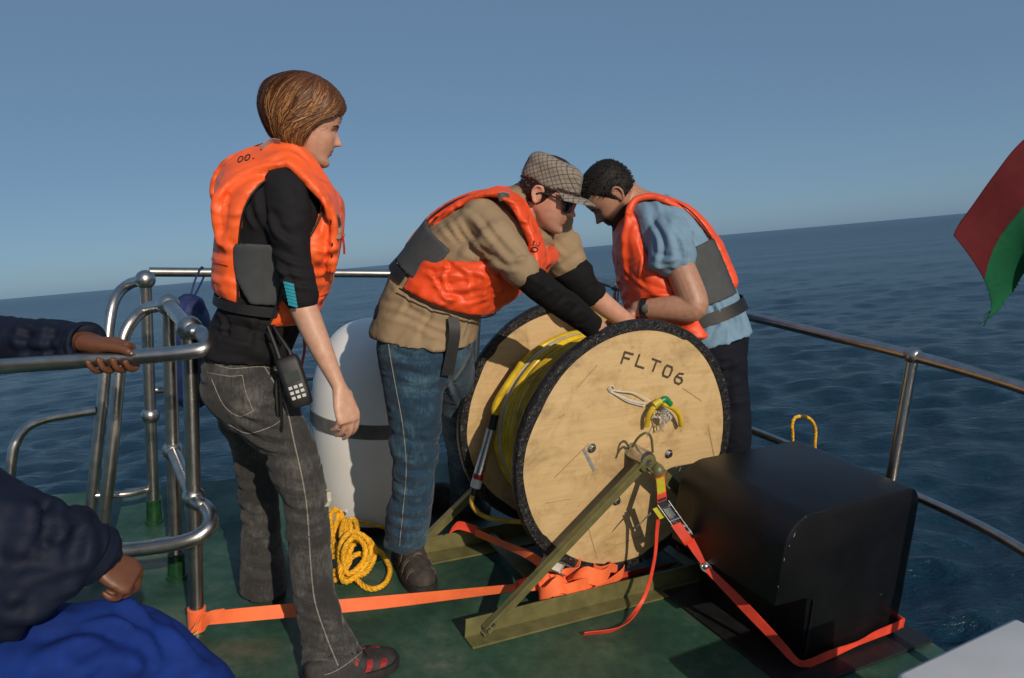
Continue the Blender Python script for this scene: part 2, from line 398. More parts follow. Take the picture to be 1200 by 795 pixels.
    M['skin_fair'] = skin('fair_skin', (.56, .325, .225))
    M['skin_ruddy'] = skin('ruddy_skin', (.55, .30, .21))
    M['skin_olive'] = skin('tanned_skin', (.40, .215, .14))
    M['skin_dark'] = skin('brown_skin', (.145, .058, .028))
    def hair(name, c0, c1, c2, rough=.48):
        m, nt, b = new_mat(name); at = nt.nodes.new('ShaderNodeAttribute'); at.attribute_name = 'strand'
        nt.links.new(ramp(nt, at.outputs['Fac'], [(0, c0), (.55, c1), (1, c2)]), b.inputs['Base Color'])
        b.inputs['Roughness'].default_value = rough; b.inputs['Specular IOR Level'].default_value = .35; return m
    M['hair_brown'] = hair('brown_hair', (.022, .009, .005), (.14, .052, .018), (.46, .23, .085))
    M['hair_black'] = hair('black_hair', (.004, .003, .003), (.010, .007, .006), (.022, .015, .012), .7)
    M['hair_dark'] = hair('dark_brown_hair', (.016, .008, .005), (.035, .016, .010), (.06, .03, .018))
    M['eye'] = simple('eye_white', (.7, .68, .64), .15, .05, 20)
    M['iris'] = simple('eye_dark', (.02, .012, .008), .12, .2, 20)
    M['lens'] = simple('dark_lens', (.006, .006, .007), .06, .1, 20, spec=.8)
    # checked cap
    m, nt, b = new_mat('checked_cotton'); tc = nt.nodes.new('ShaderNodeTexCoord'); sep = nt.nodes.new('ShaderNodeSeparateXYZ')
    mp = nt.nodes.new('ShaderNodeMapping'); mp.inputs['Rotation'].default_value = (.35, .2, .5); nt.links.new(tc.outputs['Object'], mp.inputs[0]); nt.links.new(mp.outputs[0], sep.inputs[0])
    def lines(out, freq, duty):
        a = nt.nodes.new('ShaderNodeMath'); a.operation = 'MULTIPLY'; a.inputs[1].default_value = freq; nt.links.new(out, a.inputs[0])
        fr = nt.nodes.new('ShaderNodeMath'); fr.operation = 'FRACT'; nt.links.new(a.outputs[0], fr.inputs[0])
        lt = nt.nodes.new('ShaderNodeMath'); lt.operation = 'LESS_THAN'; lt.inputs[1].default_value = duty; nt.links.new(fr.outputs[0], lt.inputs[0]); return lt.outputs[0]
    ls = [lines(sep.outputs[0], 84, .26), lines(sep.outputs[2], 84, .26), lines(sep.outputs[0], 42, .13), lines(sep.outputs[2], 42, .13)]
    acc = ls[0]
    for q in ls[1:]:
        ad = nt.nodes.new('ShaderNodeMath'); ad.operation = 'ADD'; nt.links.new(acc, ad.inputs[0]); nt.links.new(q, ad.inputs[1]); acc = ad.outputs[0]
    sc = nt.nodes.new('ShaderNodeMath'); sc.operation = 'MULTIPLY'; sc.inputs[1].default_value = .25; nt.links.new(acc, sc.inputs[0])
    nt.links.new(ramp(nt, sc.outputs[0], [(0, (.25, .215, .175)), (.25, (.165, .14, .115)), (.6, (.075, .064, .058))]), b.inputs['Base Color'])
    b.inputs['Roughness'].default_value = .9; bump(nt, b, noise_tex(nt, 60, 4), .4, .004); M['cap'] = m
    M['shoe_grey'] = simple('shoe_mesh', (.035, .032, .030), .8, .4, 60, bs=.6, bscale=160, bdist=.003)
    M['shoe_red'] = simple('shoe_red', (.30, .012, .014), .7, .3, 60, bs=.4, bscale=200)
    M['shoe_brown'] = simple('shoe_brown', (.045, .035, .03), .75, .4, 50, bs=.6, bscale=140, bdist=.003)
    M['sole'] = simple('rubber_sole', (.02, .018, .016), .7, .4, 40)
    M['lace'] = simple('lace', (.12, .10, .085), .8, .3, 80)
    M['key'] = simple('grey_key', (.5, .5, .48), .5, .1, 40)
    M['screen'] = simple('dark_screen', (.03, .035, .03), .2, .1, 40)
    # flag cloth, the shade it hangs in put into its dark colours
    M['flag_red'] = cloth('flag_red', (.085, .006, .008), .15, crease=.2)
    M['flag_white'] = cloth('flag_white', (.26, .27, .26), .1, crease=.2)
    M['flag_green'] = cloth('flag_green', (.004, .085, .034), .15, crease=.2)
    # sea
    m, nt, b = new_mat('sea_water')
    b.inputs['Base Color'].default_value = (.004, .028, .050, 1); b.inputs['IOR'].default_value = 1.333
    at = nt.nodes.new('ShaderNodeAttribute'); at.attribute_name = 'chop'; nt.links.new(at.outputs['Fac'], b.inputs['Roughness'])
    p = bump(nt, b, noise_tex(nt, 2.4, 6, .60, stretch=(1, 2.0, 1), dist=.3), 1.0, .10)
    bump(nt, b, noise_tex(nt, 14, 4, .60, stretch=(1, 1.6, 1), dist=.3), .9, .018, p); M['sea'] = m
make_materials()

# ------------------------------------------------------------------ the sea
def build_sea():
    o0 = CAM - SEA_N * 2.35; foot = np.array([o0 @ sx, o0 @ sy]); h0 = o0 @ SEA_N
    fr = np.linspace(-48, 48, 470); rest = np.linspace(54, 306, 43)
    th = np.radians(np.concatenate([fr, rest])); spacing_th = math.radians(96 / 470)
    rad = np.concatenate([[0.0, .6, 1.2], np.geomspace(1.8, 500, 700), np.geomspace(512, 12000, 50)])
    RR, TT = np.meshgrid(rad, th, indexing='ij')
    X = RR * np.sin(TT) + foot[0]; Y = RR * np.cos(TT) + foot[1]; H = np.zeros_like(X)
    dr = np.where(RR < 505, RR * .0081, RR * .07) + .01
    rg = np.random.default_rng(3)
    for k in range(110):
        lam = float(np.exp(rg.uniform(math.log(.16), math.log(4.5)))); ang = math.radians(100) + rg.normal(0, .75)
        amp = .0165 * lam * rg.uniform(.4, 1.2) / (1 + (lam / .75) ** 1.7); kx, ky = math.cos(ang) * 2 * math.pi / lam, math.sin(ang) * 2 * math.pi / lam
        ph = kx * X + ky * Y + rg.uniform(0, 6.28)
        w = np.clip((lam / dr - 2.2) / 6, 0, 1); s = np.sin(ph)
        H += amp * w * (s + .35 * (s * s - .5))
    H += .035 * np.sin(Y * .42 + X * .10 + 1.0) * np.clip((15 / dr - 2.5) / 3, 0, 1)
    V = sx[None] * X.ravel()[:, None] + sy[None] * Y.ravel()[:, None] + SEA_N[None] * (H.ravel() + h0)[:, None]
    nr, nt_ = RR.shape
    i, j = np.meshgrid(np.arange(nr - 1), np.arange(nt_), indexing='ij'); j2 = (j + 1) % nt_
    F = np.stack([i * nt_ + j, i * nt_ + j2, (i + 1) * nt_ + j2, (i + 1) * nt_ + j], -1).reshape(-1, 4)
    # world coordinates become sea coordinates so that the object's own z is the sea's up
    L = V @ SEA_M.T
    me = bpy.data.meshes.new('sea'); me.vertices.add(len(L)); me.vertices.foreach_set('co', L.ravel())
    me.loops.add(F.size); me.loops.foreach_set('vertex_index', F[:, ::-1].ravel()); me.polygons.add(len(F))
    me.polygons.foreach_set('loop_start', np.arange(len(F)) * 4); me.polygons.foreach_set('loop_total', np.full(len(F), 4))
    me.polygons.foreach_set('use_smooth', np.ones(len(F), bool)); me.update(); me.validate(); me.materials.append(M['sea'])
    rf = (.15 + .10 * np.clip((np.log(np.maximum(RR, 1)) - math.log(12)) / (math.log(220) - math.log(12)), 0, 1)).ravel()     # waves too small for the mesh become roughness
    at = me.attributes.new('chop', 'FLOAT', 'POINT'); at.data.foreach_set('value', rf.astype(np.float32))
    o = bpy.data.objects.new('sea', me); COL.objects.link(o); o['kind'] = 'structure'
    m4 = Matrix.Identity(4)
    for a in range(3):
        for c in range(3): m4[a][c] = SEA_M[c, a]
    o.matrix_world = m4
build_sea()

# ------------------------------------------------------------------ deck
EDGE = [(-3.2, 2.24), (-1.62, 2.90), (-1.24, 3.06), (-.57, 3.40), (.10, 3.62), (.36, 3.66), (.56, 3.56), (.74, 3.30), (.93, 3.02), (1.14, 2.70), (1.30, 2.40), (1.36, 2.26), (1.44, 2.06), (1.62, 1.4), (1.75, .4), (1.8, -1.5), (-3.2, -1.5)]
def build_deck():
    top = [(x, y, 0.0) for x, y in EDGE]; n = len(top)
    mb = MB(); v = np.array(top + [(x, y, -.05) for x, y in EDGE])
    mb.add(v, [tuple(range(n)), tuple(range(2 * n - 1, n - 1, -1))] + [(i, i + n, (i + 1) % n + n, (i + 1) % n) for i in range(n)])
    o = mb.build('deck', M['deck'], smooth=False, bevel=.006); o['kind'] = 'structure'
    cx, cy = 0, 1.0; mb = MB()
    sc = lambda f, z: [(cx + (x - cx) * f, cy + (y - cy) * f, z) for x, y in EDGE]
    mb.rings([sc(.985, -.05), sc(.96, -.5), sc(.93, -1.6)])
    o = mb.build('hull', M['hull'], smooth=False); o['kind'] = 'structure'
build_deck()

# ------------------------------------------------------------------ guard rail round the stern
def ball_joint(c, r, mat, parent, name='joint'):
    return MB().ball(c, r).build(name, mat, parent)
def up_to(p, y):                # height at which a plumb line over p is seen at picture row y
    lo, hi = -.2, 1.6
    for _ in range(40):
        m = (lo + hi) / 2; q = ROT.T @ (np.array([p[0], p[1], m]) - CAM); yy = 397.5 + FOC * q[1] / q[2]
        lo, hi = (m, hi) if yy > y else (lo, m)
    return lo
def build_rails():
    t = thing('guard_rail', (.30, 3.6, 0), 'tubular steel guard rail running round the stern behind the people', 'rail')
    top = [(175, 319, .90), (250, 319.5, .895), (350, 320, .89), (455, 321, .885), (600, 323, .885), (690, 328, .885), (722, 335, .88), (745, 342.5, .878), (800, 354.5, .875), (875, 370.5, .87), (970, 393, .87), (1070, 417, .87), (1200, 455, .865), (1330, 505, .86)]
    pts = [G(x, y, z) for x, y, z in top]
    MB().tube(spline(pts, 90), .0185, 14).build('top_rail', M['steel'], t)
    low = []
    for p in pts: low.append(p * np.array([1, 1, 0]) + np.array([0, 0, .425]))
    MB().tube(spline(low, 90), .0150, 12).build('lower_rail', M['steel'], t)
    for k, (x, y, z) in enumerate([(330, 320, .89), (562, 322.3, .885), (722, 335, .88), (860, 367, .871), (1070, 417, .87), (1330, 505, .86)]):
        g = G(x, y, z); p = MB().tube([[g[0], g[1], 0.0], [g[0], g[1], z]], .0185, 14).build('post', M['steel'], t)
        ball_joint(g, .028, M['steel'], p)
        ball_joint([g[0], g[1], .425], .024, M['steel'], p)
        MB().lathe([g[0], g[1], 0.001], [0, 0, 1], [(0, .045), (.008, .045), (.012, .024), (.05, .022)], 20).build('socket', M['green_sleeve'], p)
    # boarding handrail on the left
    t = thing('boarding_handrail', (-.9, 2.09, 0), 'steel boarding handrail with ball joints that the seated person holds', 'handrail')
    p1, p2, p3 = G(231, 741), np.array([-1.045, 2.280, 0]), np.array([-1.294, 2.654, 0])
    TOP1, MID1 = up_to(p1, 385), up_to(p1, 583)
    R = .0200
    def post(p, h, mid, sleeve):
        q = MB().tube([p, p + [0, 0, h]], R, 16).build('post', M['steel'], t)
        ball_joint(p + [0, 0, h], .034, M['steel'], q); ball_joint(p + [0, 0, mid], .032, M['steel'], q)
        if sleeve: MB().lathe(p, [0, 0, 1], [(0.001, .032), (.01, .032), (.012, .027), (sleeve, .025), (sleeve + .004, .02)], 20).build('sleeve', M['green_sleeve'], q)
        return q
    post(p1, TOP1, MID1, 0); post(p2, .9075, .4405, .085); post(p3, .9165, .419, .09)
    d1 = .03
    top = [p2 + [0, 0, .9075], p1 + [0, 0, TOP1], P(234, 390, 2.02), P(243, 399, 1.98), P(240, 408.5, 1.95), P(222, 412.5, 1.94), P(190, 416, 1.935), P(100, 422.5, 1.92), P(0, 429.5, 1.90), P(-160, 441, 1.87)]
    MB().tube(spline(top, 70), R, 16).build('top_rail', M['steel'], t)
    low = [p2 + [0, 0, .4405], p1 + [0, 0, MID1], P(240, 594, 2.12), P(247.5, 607, 2.08), P(243, 620, 2.05), P(225, 632, 2.03), P(190, 640, 2.02), P(140, 646, 2.01), P(40, 655, 1.99), P(-160, 672, 1.97)]
    MB().tube(spline(low, 70), R * .98, 16).build('lower_rail', M['steel'], t)
    for (pp, h, tr, bx) in ((p3, .9165, [(150, 334, 2.80), (135, 350, 2.74), (128, 380, 2.71), (124, 430, 2.70), (115, 515, 2.72), (106, 600, 2.76), (100, 650, 2.80)], ((112, 581, 2.75), (150, 579, 2.8), (172, 574, 2.85), (180, 574, 2.87))),
                            (p2, .9075, [(172, 362, 2.44), (154, 377, 2.40), (143, 402, 2.38), (138, 450, 2.38), (131, 530, 2.40), (122, 606, 2.44), (116, 660, 2.48)], ((124, 640, 2.40), (160, 640, 2.44), (192, 634, 2.49), (205, 632, 2.51)))):
        pts = [pp + [0, 0, h]] + [P(*q) for q in tr]; e = pts[-1].copy(); 
        pts.append(e + (pts[-1] - pts[-2]) * .6)
        MB().tube(spline(pts, 46), R * .97, 16).build('hoop', M['steel'], t)
        MB().tube(spline([P(*q) for q in bx], 12), .0125, 12).build('step_bar', M['steel'], t)
    pts = [P(112, 481, 2.70), P(80, 486, 2.66), P(50, 492, 2.62), P(30, 502, 2.6), P(18, 520, 2.58), P(13, 545, 2.58), P(10, 600, 2.6), P(6, 700, 2.64)]
    MB().tube(spline(pts, 36), .0165, 14).build('ladder_rail', M['steel'], t)
build_rails()

# blue canvas bag hung on the rail behind the handrail
def build_bag():
    g = G(224, 320, .897); t = thing('canvas_bag', (g[0], g[1], .40), 'dark blue canvas bag hung on the stern rail behind the steel handrail', 'bag')
    mb = MB(); R = []
    for z, w, dpt in [(.83, .02, .02), (.81, .05, .035), (.75, .065, .06), (.66, .082, .075), (.5, .085, .08), (.42, .08, .07), (.385, .05, .04), (.38, .01, .01)]:
        a = np.linspace(0, 2 * np.pi, 28, endpoint=False)
        R.append([[g[0] + .03 + w * np.sign(np.cos(x)) * abs(np.cos(x)) ** .6, g[1] - .09 + dpt * np.sign(np.sin(x)) * abs(np.sin(x)) ** .6, z] for x in a])
    mb.rings(R); me, _ = remeshed(mb, .011, 1, folds(.008, 9, 1.0, 2)); link(me, 'bag_body', M['blue_canvas'], t, angle=180)
    MB().tube(spline([[g[0] + .03, g[1] - .09, .81], [g[0] + .03, g[1] - .03, .88], [g[0] + .03, g[1] + .030, .918], [g[0] + .03, g[1] + .05, .88], [g[0] + .03, g[1] - .05, .81]], 24), .004, 8).build('strap', M['blue_canvas'], t)
build_bag()

# ------------------------------------------------------------------ cable spool and its stand
AZ = math.radians(29.2)
EU = np.array([math.cos(AZ), math.sin(AZ), 0]); EA = np.array([-math.sin(AZ), math.cos(AZ), 0]); EZ = np.array([0, 0, 1.0])
SC = np.array([.412, 2.387, 0]); ZC, SR, SL = .502, .4315, .42
def S(u, a, z): return SC + EU * u + EA * a + EZ * z
def PA(x, y, a):               # the place at distance a behind the near flange
    r = ray(x, y); p0 = SC + EA * a; return CAM + r * (((p0 - CAM) @ EA) / (r @ EA))
def UZ(x, y, a=0.0):
    p = PA(x, y, a); return (p - SC) @ EU, p[2]

def build_spool():
    t = thing('cable_spool', S(0, .2, .07), 'large plywood cable drum with black taped rims and stencilled side', 'spool')
    ax = S(0, 0, ZC)
    for k, (a0, a1) in enumerate([(0, .022), (SL - .018, SL + .004)]):
        f = MB().lathe(ax, EA, [(a0, .002), (a0, SR - .006), (a0 + .0005, SR - .004), (a1, SR - .004), (a1, .002)], 96).build('flange', M['plywood'], t, angle=30)
        seg = 144; th = np.linspace(0, 2 * np.pi, seg, endpoint=False)
        def lap(seed):
            rg = np.random.default_rng(seed); kn = np.sort(rg.uniform(0, 2 * np.pi, 22)); vals = rg.uniform(.024, .040, 22)
            return np.interp(th, np.concatenate([kn, [kn[0] + 2 * np.pi]]), np.concatenate([vals, [vals[0]]]), period=2 * np.pi)
        l0, l1 = lap(4 + k), lap(14 + k); bulge = 1 + .004 * noise3(np.stack([np.cos(th) * 9, np.sin(th) * 9, th * 0 + k], 1))
        prof = [(a0 - .0005, None, l0), (a0 - .0035, None, l0 - .002), (a0 - .004, SR - .002, None), (a0 + .003, SR + .003, None), (a1 - .003, SR + .003, None), (a1 + .004, SR - .002, None), (a1 + .0035, None, l1 - .002), (a1 + .0005, None, l1)]
        R = []
        for h, r, lp in prof:
            rr = (np.full(seg, r) * bulge) if r is not None else SR - lp
            R.append([ax + EA * h + (EU * math.cos(x) + EZ * math.sin(x)) * q for x, q in zip(th, rr)])
        MB().rings(R, closed=True).build('tape_rim', M['tape'], f, angle=50)
    MB().lathe(ax, EA, [(.02, .255), (SL - .016, .255)], 64).build('barrel', M['plywood'], t)
    MB().lathe(ax, EA, [(-.085, .001), (-.085, .026), (SL + .09, .026), (SL + .09, .001)], 24).build('axle', M['zinc'], t)
    for (u, z) in [(-.159, .528), (.161, .469), (-.04, .330), (.058, .622)]:
        b = MB().lathe(S(u, 0, z), -EA, [(0.0005, .016), (.003, .016), (.0032, .010)], 20).build('bolt', M['zinc'], t)
        MB().disc_prism(S(u, -.003, z), -EA, .0105, .009, 6, .4).build('nut', M['zinc'], b, smooth=False, bevel=.001)
    a, b = np.array([-.188, .527]), np.array([-.139, .448]); d = nrm(np.append(b - a, 0))[:2]; mid = (a + b) / 2; D = EU * d[0] + EZ * d[1]; N = EU * -d[1] + EZ * d[0]
    MB().box(S(mid[0], -.0012, mid[1]), D * np.linalg.norm(b - a) / 2, N * .0055, EA * .0008).build('tape_strip', M['grey_tape'], t, smooth=False)
    # stencilled letters, each a set of flat strokes
    o0, o1 = np.array(UZ(734, 419)), np.array(UZ(800, 443)); d = (o1 - o0) / np.linalg.norm(o1 - o0)
    dirs = [d, np.array([-d[1], d[0]])]
    GL = {'F': [((0, 0), (0, 1)), ((0, 1), (.95, 1)), ((0, .52), (.7, .52))], 'L': [((0, 1), (0, 0)), ((0, 0), (.95, 0))], 'T': [((-.05, 1), (1.0, 1)), ((.48, 1), (.48, 0))],
          '0': [((.2, 0), (.8, 0)), ((.8, 0), (.95, .25)), ((.95, .25), (.95, .75)), ((.95, .75), (.8, 1)), ((.8, 1), (.2, 1)), ((.2, 1), (.05, .75)), ((.05, .75), (.05, .25)), ((.05, .25), (.2, 0))],
          '6': [((.75, 1), (.3, .9)), ((.3, .9), (.05, .5)), ((.05, .5), (.05, .22)), ((.05, .22), (.25, 0)), ((.25, 0), (.75, 0)), ((.75, 0), (.95, .22)), ((.95, .22), (.95, .4)), ((.95, .4), (.75, .58)), ((.75, .58), (.15, .56))]}
    Hh, Wd, pitch = .036, .036, .0585
    for k, ch in enumerate('FLT06'):
        mb = MB(); base = o0 + d * (pitch * k - .012) - dirs[1] * (.018 + .0025 * (k - 2) ** 2 - .006) ; dd = nrm(np.append(d, 0) + np.append(dirs[1], 0) * (.05 * (2 - k) * .6))[:2]; up = np.array([-dd[1], dd[0]])
        for si, (p, q) in enumerate(GL[ch]):
            p = base + dd * p[0] * Wd + up * p[1] * Hh; q = base + dd * q[0] * Wd + up * q[1] * Hh
            c = (p + q) / 2; v = q - p; l = np.linalg.norm(v); v = v / l; nn = np.array([-v[1], v[0]])
            V3 = EU * v[0] + EZ * v[1]; N3 = EU * nn[0] + EZ * nn[1]
            mb.box(S(c[0], -.0011 - .00018 * si, c[1]), V3 * (l / 2 + .0026), N3 * .0036, EA * .0004)
        mb.build('letter', M['stencil'], t, smooth=False)
    for x0, y0, x1, y1, w in ((676, 455, 700, 428, .0012), (650, 560, 690, 520, .0016), (640, 590, 668, 585, .0012), (720, 640, 775, 620, .0014), (800, 455, 822, 470, .0014), (655, 490, 662, 486, .0022), (830, 500, 838, 540, .0018), (690, 620, 700, 655, .0015)):
        a, b = PA(x0, y0, -.001), PA(x1, y1, -.001); dd = nrm(b - a); MB().box((a + b) / 2, dd * np.linalg.norm(b - a) / 2, np.cross(dd, EA) * w, EA * .0004).build('scuff', M['stencil_faint'], t, smooth=False)
    # taped cable ends poking through the side
    e = t
    q = lambda x, y, a: PA(x, y, a)
    c1 = MB().tube(spline([q(772, 473, -.035), q(765, 479, -.034), q(760, 488, -.030), q(757.5, 500, -.020)], 14), .0085, 10).build('cable_end', M['cable'], e)
    c2 = MB().tube(spline([q(776, 473, -.035), q(788, 478, -.038), q(796, 487, -.034), q(798, 499, -.022)], 14), .0085, 10).build('cable_end', M['cable'], e)
    MB().tube(spline([q(766, 475, -.036), q(773, 470.5, -.038), q(777, 471, -.038)], 8), .0105, 10).build('tape_wrap', M['label_yellow'], e)
    MB().tube(spline([q(775, 470, -.038), q(780, 468, -.04), q(785, 474, -.038)], 8), .0115, 10).build('tape_wrap', M['green_tape'], e)
    rg = np.random.default_rng(5); mb = MB()
    for _ in range(16):
        p0 = q(774 + rg.uniform(-5, 8), 480 + rg.uniform(-3, 8), -.03); p1 = p0 + EU * rg.uniform(-.05, .04) + EZ * rg.uniform(-.06, .02) - EA * rg.uniform(-.01, .03); m = (p0 + p1) / 2 - EA * .015
        pa = spline([p0, m, p1], 7); mb.ribbon(pa, np.tile(nrm(rg.normal(size=3)) * rg.uniform(.002, .006), (7, 1)), .0006)
    mb.build('plastic_wrap', M['plastic'], e)
    mb = MB(); w = np.tile(EZ * .0022, (10, 1))
    mb.ribbon(spline([q(715, 457, -.004), q(728, 459, -.012), q(745, 461, -.016), q(762, 470, -.02)], 10), w, .0012)
    mb.ribbon(spline([q(716, 459, -.004), q(730, 466, -.010), q(748, 472, -.012), q(757, 472, -.014)], 10), w * 1.7, .0012)
    mb.ribbon(spline([q(718, 461, -.004), q(734, 470, -.008), q(746, 474, -.008), q(756, 476, -.01)], 10), w, .0012)
    mb.build('cable_tie', M['tie'], e)
    MB().tube(closed_spline([q(713, 456, -.004), q(717, 452, -.006), q(720, 456, -.006), q(716, 460, -.005)], 14), .0018, 6, closed=True).build('eyelet', M['tie'], e)
build_spool()

def build_cable():
    t = thing('yellow_cable', S(-.3, .2, ZC), 'yellow cable wound in many turns on the plywood drum', 'cable')
    rg = np.random.default_rng(9); ax = S(0, 0, ZC); n = 0
    th = np.linspace(0, 2 * np.pi, 72, endpoint=False)
    for layer, (R0, cnt, rr) in enumerate([(.272, 11, .0165), (.297, 12, .0155), (.318, 12, .0135)]):
        for k in range(cnt):
            if layer == 2 and k in (4,): continue
            a = .042 + (k + .5 * (layer % 2)) * (SL - .09) / cnt + rg.normal(0, .003)
            r = R0 + rg.normal(0, .003); ph = rg.uniform(0, 6.28); tilt = rg.normal(0, .006)
            pts = [ax + EA * (a + tilt * math.sin(x + ph) + .004 * math.sin(3 * x + ph)) + (EU * math.cos(x) + EZ * math.sin(x)) * (r + .003 * math.sin(2 * x + ph)) for x in th]
            m = 'cable'
            if layer == 2 and k in (10,): m = 'cable_pale'
            elif layer == 1 and k == 4: m = 'cable_grey'
            elif rg.random() < .28: m = 'cable_brown'
            MB().tube(pts, rr * rg.uniform(.85, 1.05), 10, closed=True).build('cable_turn', M[m], t)
    # connector hanging on the outside of the winding
    a = .33
    path = [PA(583, 470, a), PA(580, 487, a - .005), PA(577, 497, a - .01)]
    MB().tube(spline([PA(612, 425, a)] + path, 14), .0125, 12).build('cable_lead', M['cable'], t)
    def seg(p, q, r, nm, mt): return MB().tube(spline([PA(*p), PA(*q)], 6), r, 16).build(nm, M[mt], t)
    seg((580, 486, a - .01), (576, 504, a - .01), .0150, 'boot', 'black')
    seg((576.3, 503, a - .01), (561, 556, a - .01), .0175, 'connector', 'zinc')
    seg((561.2, 555, a - .01), (559.6, 562, a - .01), .0185, 'red_ring', 'red_tape')
    seg((559.8, 561, a - .01), (557, 571, a - .01), .0185, 'white_ring', 'lock_white')
    seg((557, 570, a - .01), (554.5, 580, a - .01), .0125, 'boot', 'black')
    MB().tube(spline([PA(554.5, 579, a - .01), PA(553, 590, a - .02), PA(562, 602, a - .05), PA(580, 609, a - .1), PA(612, 612, a - .2)], 24), .0085, 10).build('cable_lead', M['cable_brown'], t)
build_cable()

def build_stand():
    t = thing('spool_stand', S(0, .2, 0), 'olive green steel A-frame stand carrying the cable drum', 'stand')
    def angle_bar(u0, u1, av, ah, nm='base_beam'):
        mb = MB(); m = (u0 + u1) / 2; h = (u1 - u0) / 2; s = 1 if ah > av else -1
        mb.box(S(m, av, .033), EU * h, EA * .003, EZ * .0325)
        mb.box(S(m, (av + ah) / 2 + s * .003, .0041), EU * h, EA * (abs(ah - av) / 2 ), EZ * .0035)
        return mb.build(nm, M['olive'], t, smooth=False, bevel=.0012)
    nb = angle_bar(-.60, .66, -.058, -.112); fb = angle_bar(-.60, .60, .462, .385)
    def strut(p, q, a, w=.021, nm='strut'):
        v = nrm(np.append(np.array(q) - np.array(p), 0))[:2]; V = EU * v[0] + EZ * v[1]; N = EU * -v[1] + EZ * v[0]; c = (np.array(p) + q) / 2; l = np.linalg.norm(np.array(q) - p) / 2
        mb = MB(); mb.box(S(c[0], a, c[1]), V * l, N * w, EA * .003)
        mb.box(S(c[0], a - .012, c[1]) + N * (w - .003), V * l, N * .0029, EA * .0092)
        return mb.build(nm, M['olive'], t, smooth=False, bevel=.001)
    strut((-.535, .020), (.012, .488), -.0675); strut((.565, .020), (.012, .488), -.075)
    strut((-.545, .022), (.0, .488), .475); strut((.545, .022), (.0, .488), .482)
    for u in (-.27, .30):
        MB().box(S(u, .20, .040), EU * .024, EA * .252, EZ * .004).build('cross_bar', M['olive'], t, smooth=False, bevel=.001)
    for u, z in ((-.545, .016), (-.515, .040), (-.532, .030)):
        MB().disc_prism(S(u, -.0605, z), -EA, .005, .026, 6).build('bolt', M['zinc'], t, smooth=False)
    # hub clamp: split ring, rounded cap and a wire loop
    MB().lathe(S(.008, -.052, .487), -EA, [(0, .032), (.030, .032), (.034, .026), (.034, .012), (.020, .010), (.020, .001)], 24).build('hub', M['olive'], t)
    MB().ball(S(.042, -.092, .458), (.023, .023, .026)).build('clamp', M['olive'], t)
    q = [PA(741, 524, -.075), PA(748, 513, -.095), PA(757, 507.5, -.11), PA(763, 513, -.115), PA(765, 530, -.11)]
    MB().tube(spline(q, 20), .0042, 8).build('wire_loop', M['olive'], t)
    q = [PA(734, 533, -.055), PA(737, 524, -.05), PA(743, 520, -.05), PA(748, 528, -.055)]
    MB().tube(spline(q, 16), .0042, 8).build('wire_loop', M['olive'], t)
build_stand()

# ------------------------------------------------------------------ black cover, its plate, locker
def build_cover():
    a0, a1 = -.575, -.135
    t = thing('engine_cover', S(.45, a0, 0), 'black moulded box cover with rounded top and cut-out lower corner', 'cover')
    def arc(cx, cz, r, d0, d1, n=7): return [(cx + r * math.cos(math.radians(x)), cz + r * math.sin(math.radians(x))) for x in np.linspace(d0, d1, n)]
    prof = [(.240, .012), (.676, .012)] + [(.672, .40)] + arc(.607, .450, .062, 0, 90) + arc(.195, .402, .100, 96, 175, 9) + [(.092, .236), (.222, .232)]
    n = len(prof); mb = MB()
    mb.add([S(u, a, z) for a in (a0, a1) for u, z in prof], [tuple(range(n)), tuple(range(2 * n - 1, n - 1, -1))] + [(i, (i + 1) % n, (i + 1) % n + n, i + n) for i in range(n)])
    mb.build('shell', M['black_gloss'], t, bevel=.006, angle=28)
    MB().box(S(.245, a0 - .004, .12), EU * .004, EA * .003, EZ * .105).build('flap', M['black_gloss'], t, smooth=False, bevel=.001)
    MB().box(S(.44, (a0 + a1) / 2 - .012, .0065), EU * .31, EA * .285, EZ * .004).build('base_plate', M['black'], t, smooth=False, bevel=.002)
    for k, (x, y) in enumerate([(925, 640), (919, 656), (931, 627), (944, 606), (793, 547), (797, 550), (912, 688)]):
        ex = S(0, a0 - .0012, 0) if x > 905 else S(0, a1, 0); p = CAM + ray(x, y) * (((ex - CAM) @ EA) / (ray(x, y) @ EA)) if x > 905 else G(x, y, .475)
        w = .0022 + .0012 * (k % 3); MB().add([p + (EU * .35 + EZ * (.2 - .1 * (k % 4))) * w * math.cos(q) * (1 + .5 * math.sin(3 * q + k)) + (EZ * 1.7 + EU * .5 * ((k % 3) - 1)) * w * math.sin(q) for q in np.linspace(0, 6.28, 8)[:-1]], [tuple(range(7))]).build('scuff', M['grey_tape'], t, smooth=False)
    for u in (.56,): MB().disc_prism(S(u, a0 - .0005, .17), -EA, .003, .002, 8).build('rivet', M['zinc'], t)
build_cover()

def build_locker():
    A, B = G(1050, 788, .42), G(1189, 722.5, .42); d = nrm(B - A); n = np.array([d[1], -d[0], 0])
    L = np.linalg.norm(B - A); c = (A + B) / 2
    t = thing('locker', c + n * .3 - EZ * .42, 'white painted deck locker cut off by the bottom right corner', 'locker')
    MB().box(c + n * .30 - EZ * .02, d * (L / 2), n * .30, EZ * .02).build('lid', M['lock_white'], t, bevel=.012, angle=60)
    MB().box(c + n * .30 - EZ * .23, d * (L / 2 - .02), n * .28, EZ * .188).build('case', M['lock_white'], t, bevel=.008, angle=60)
build_locker()

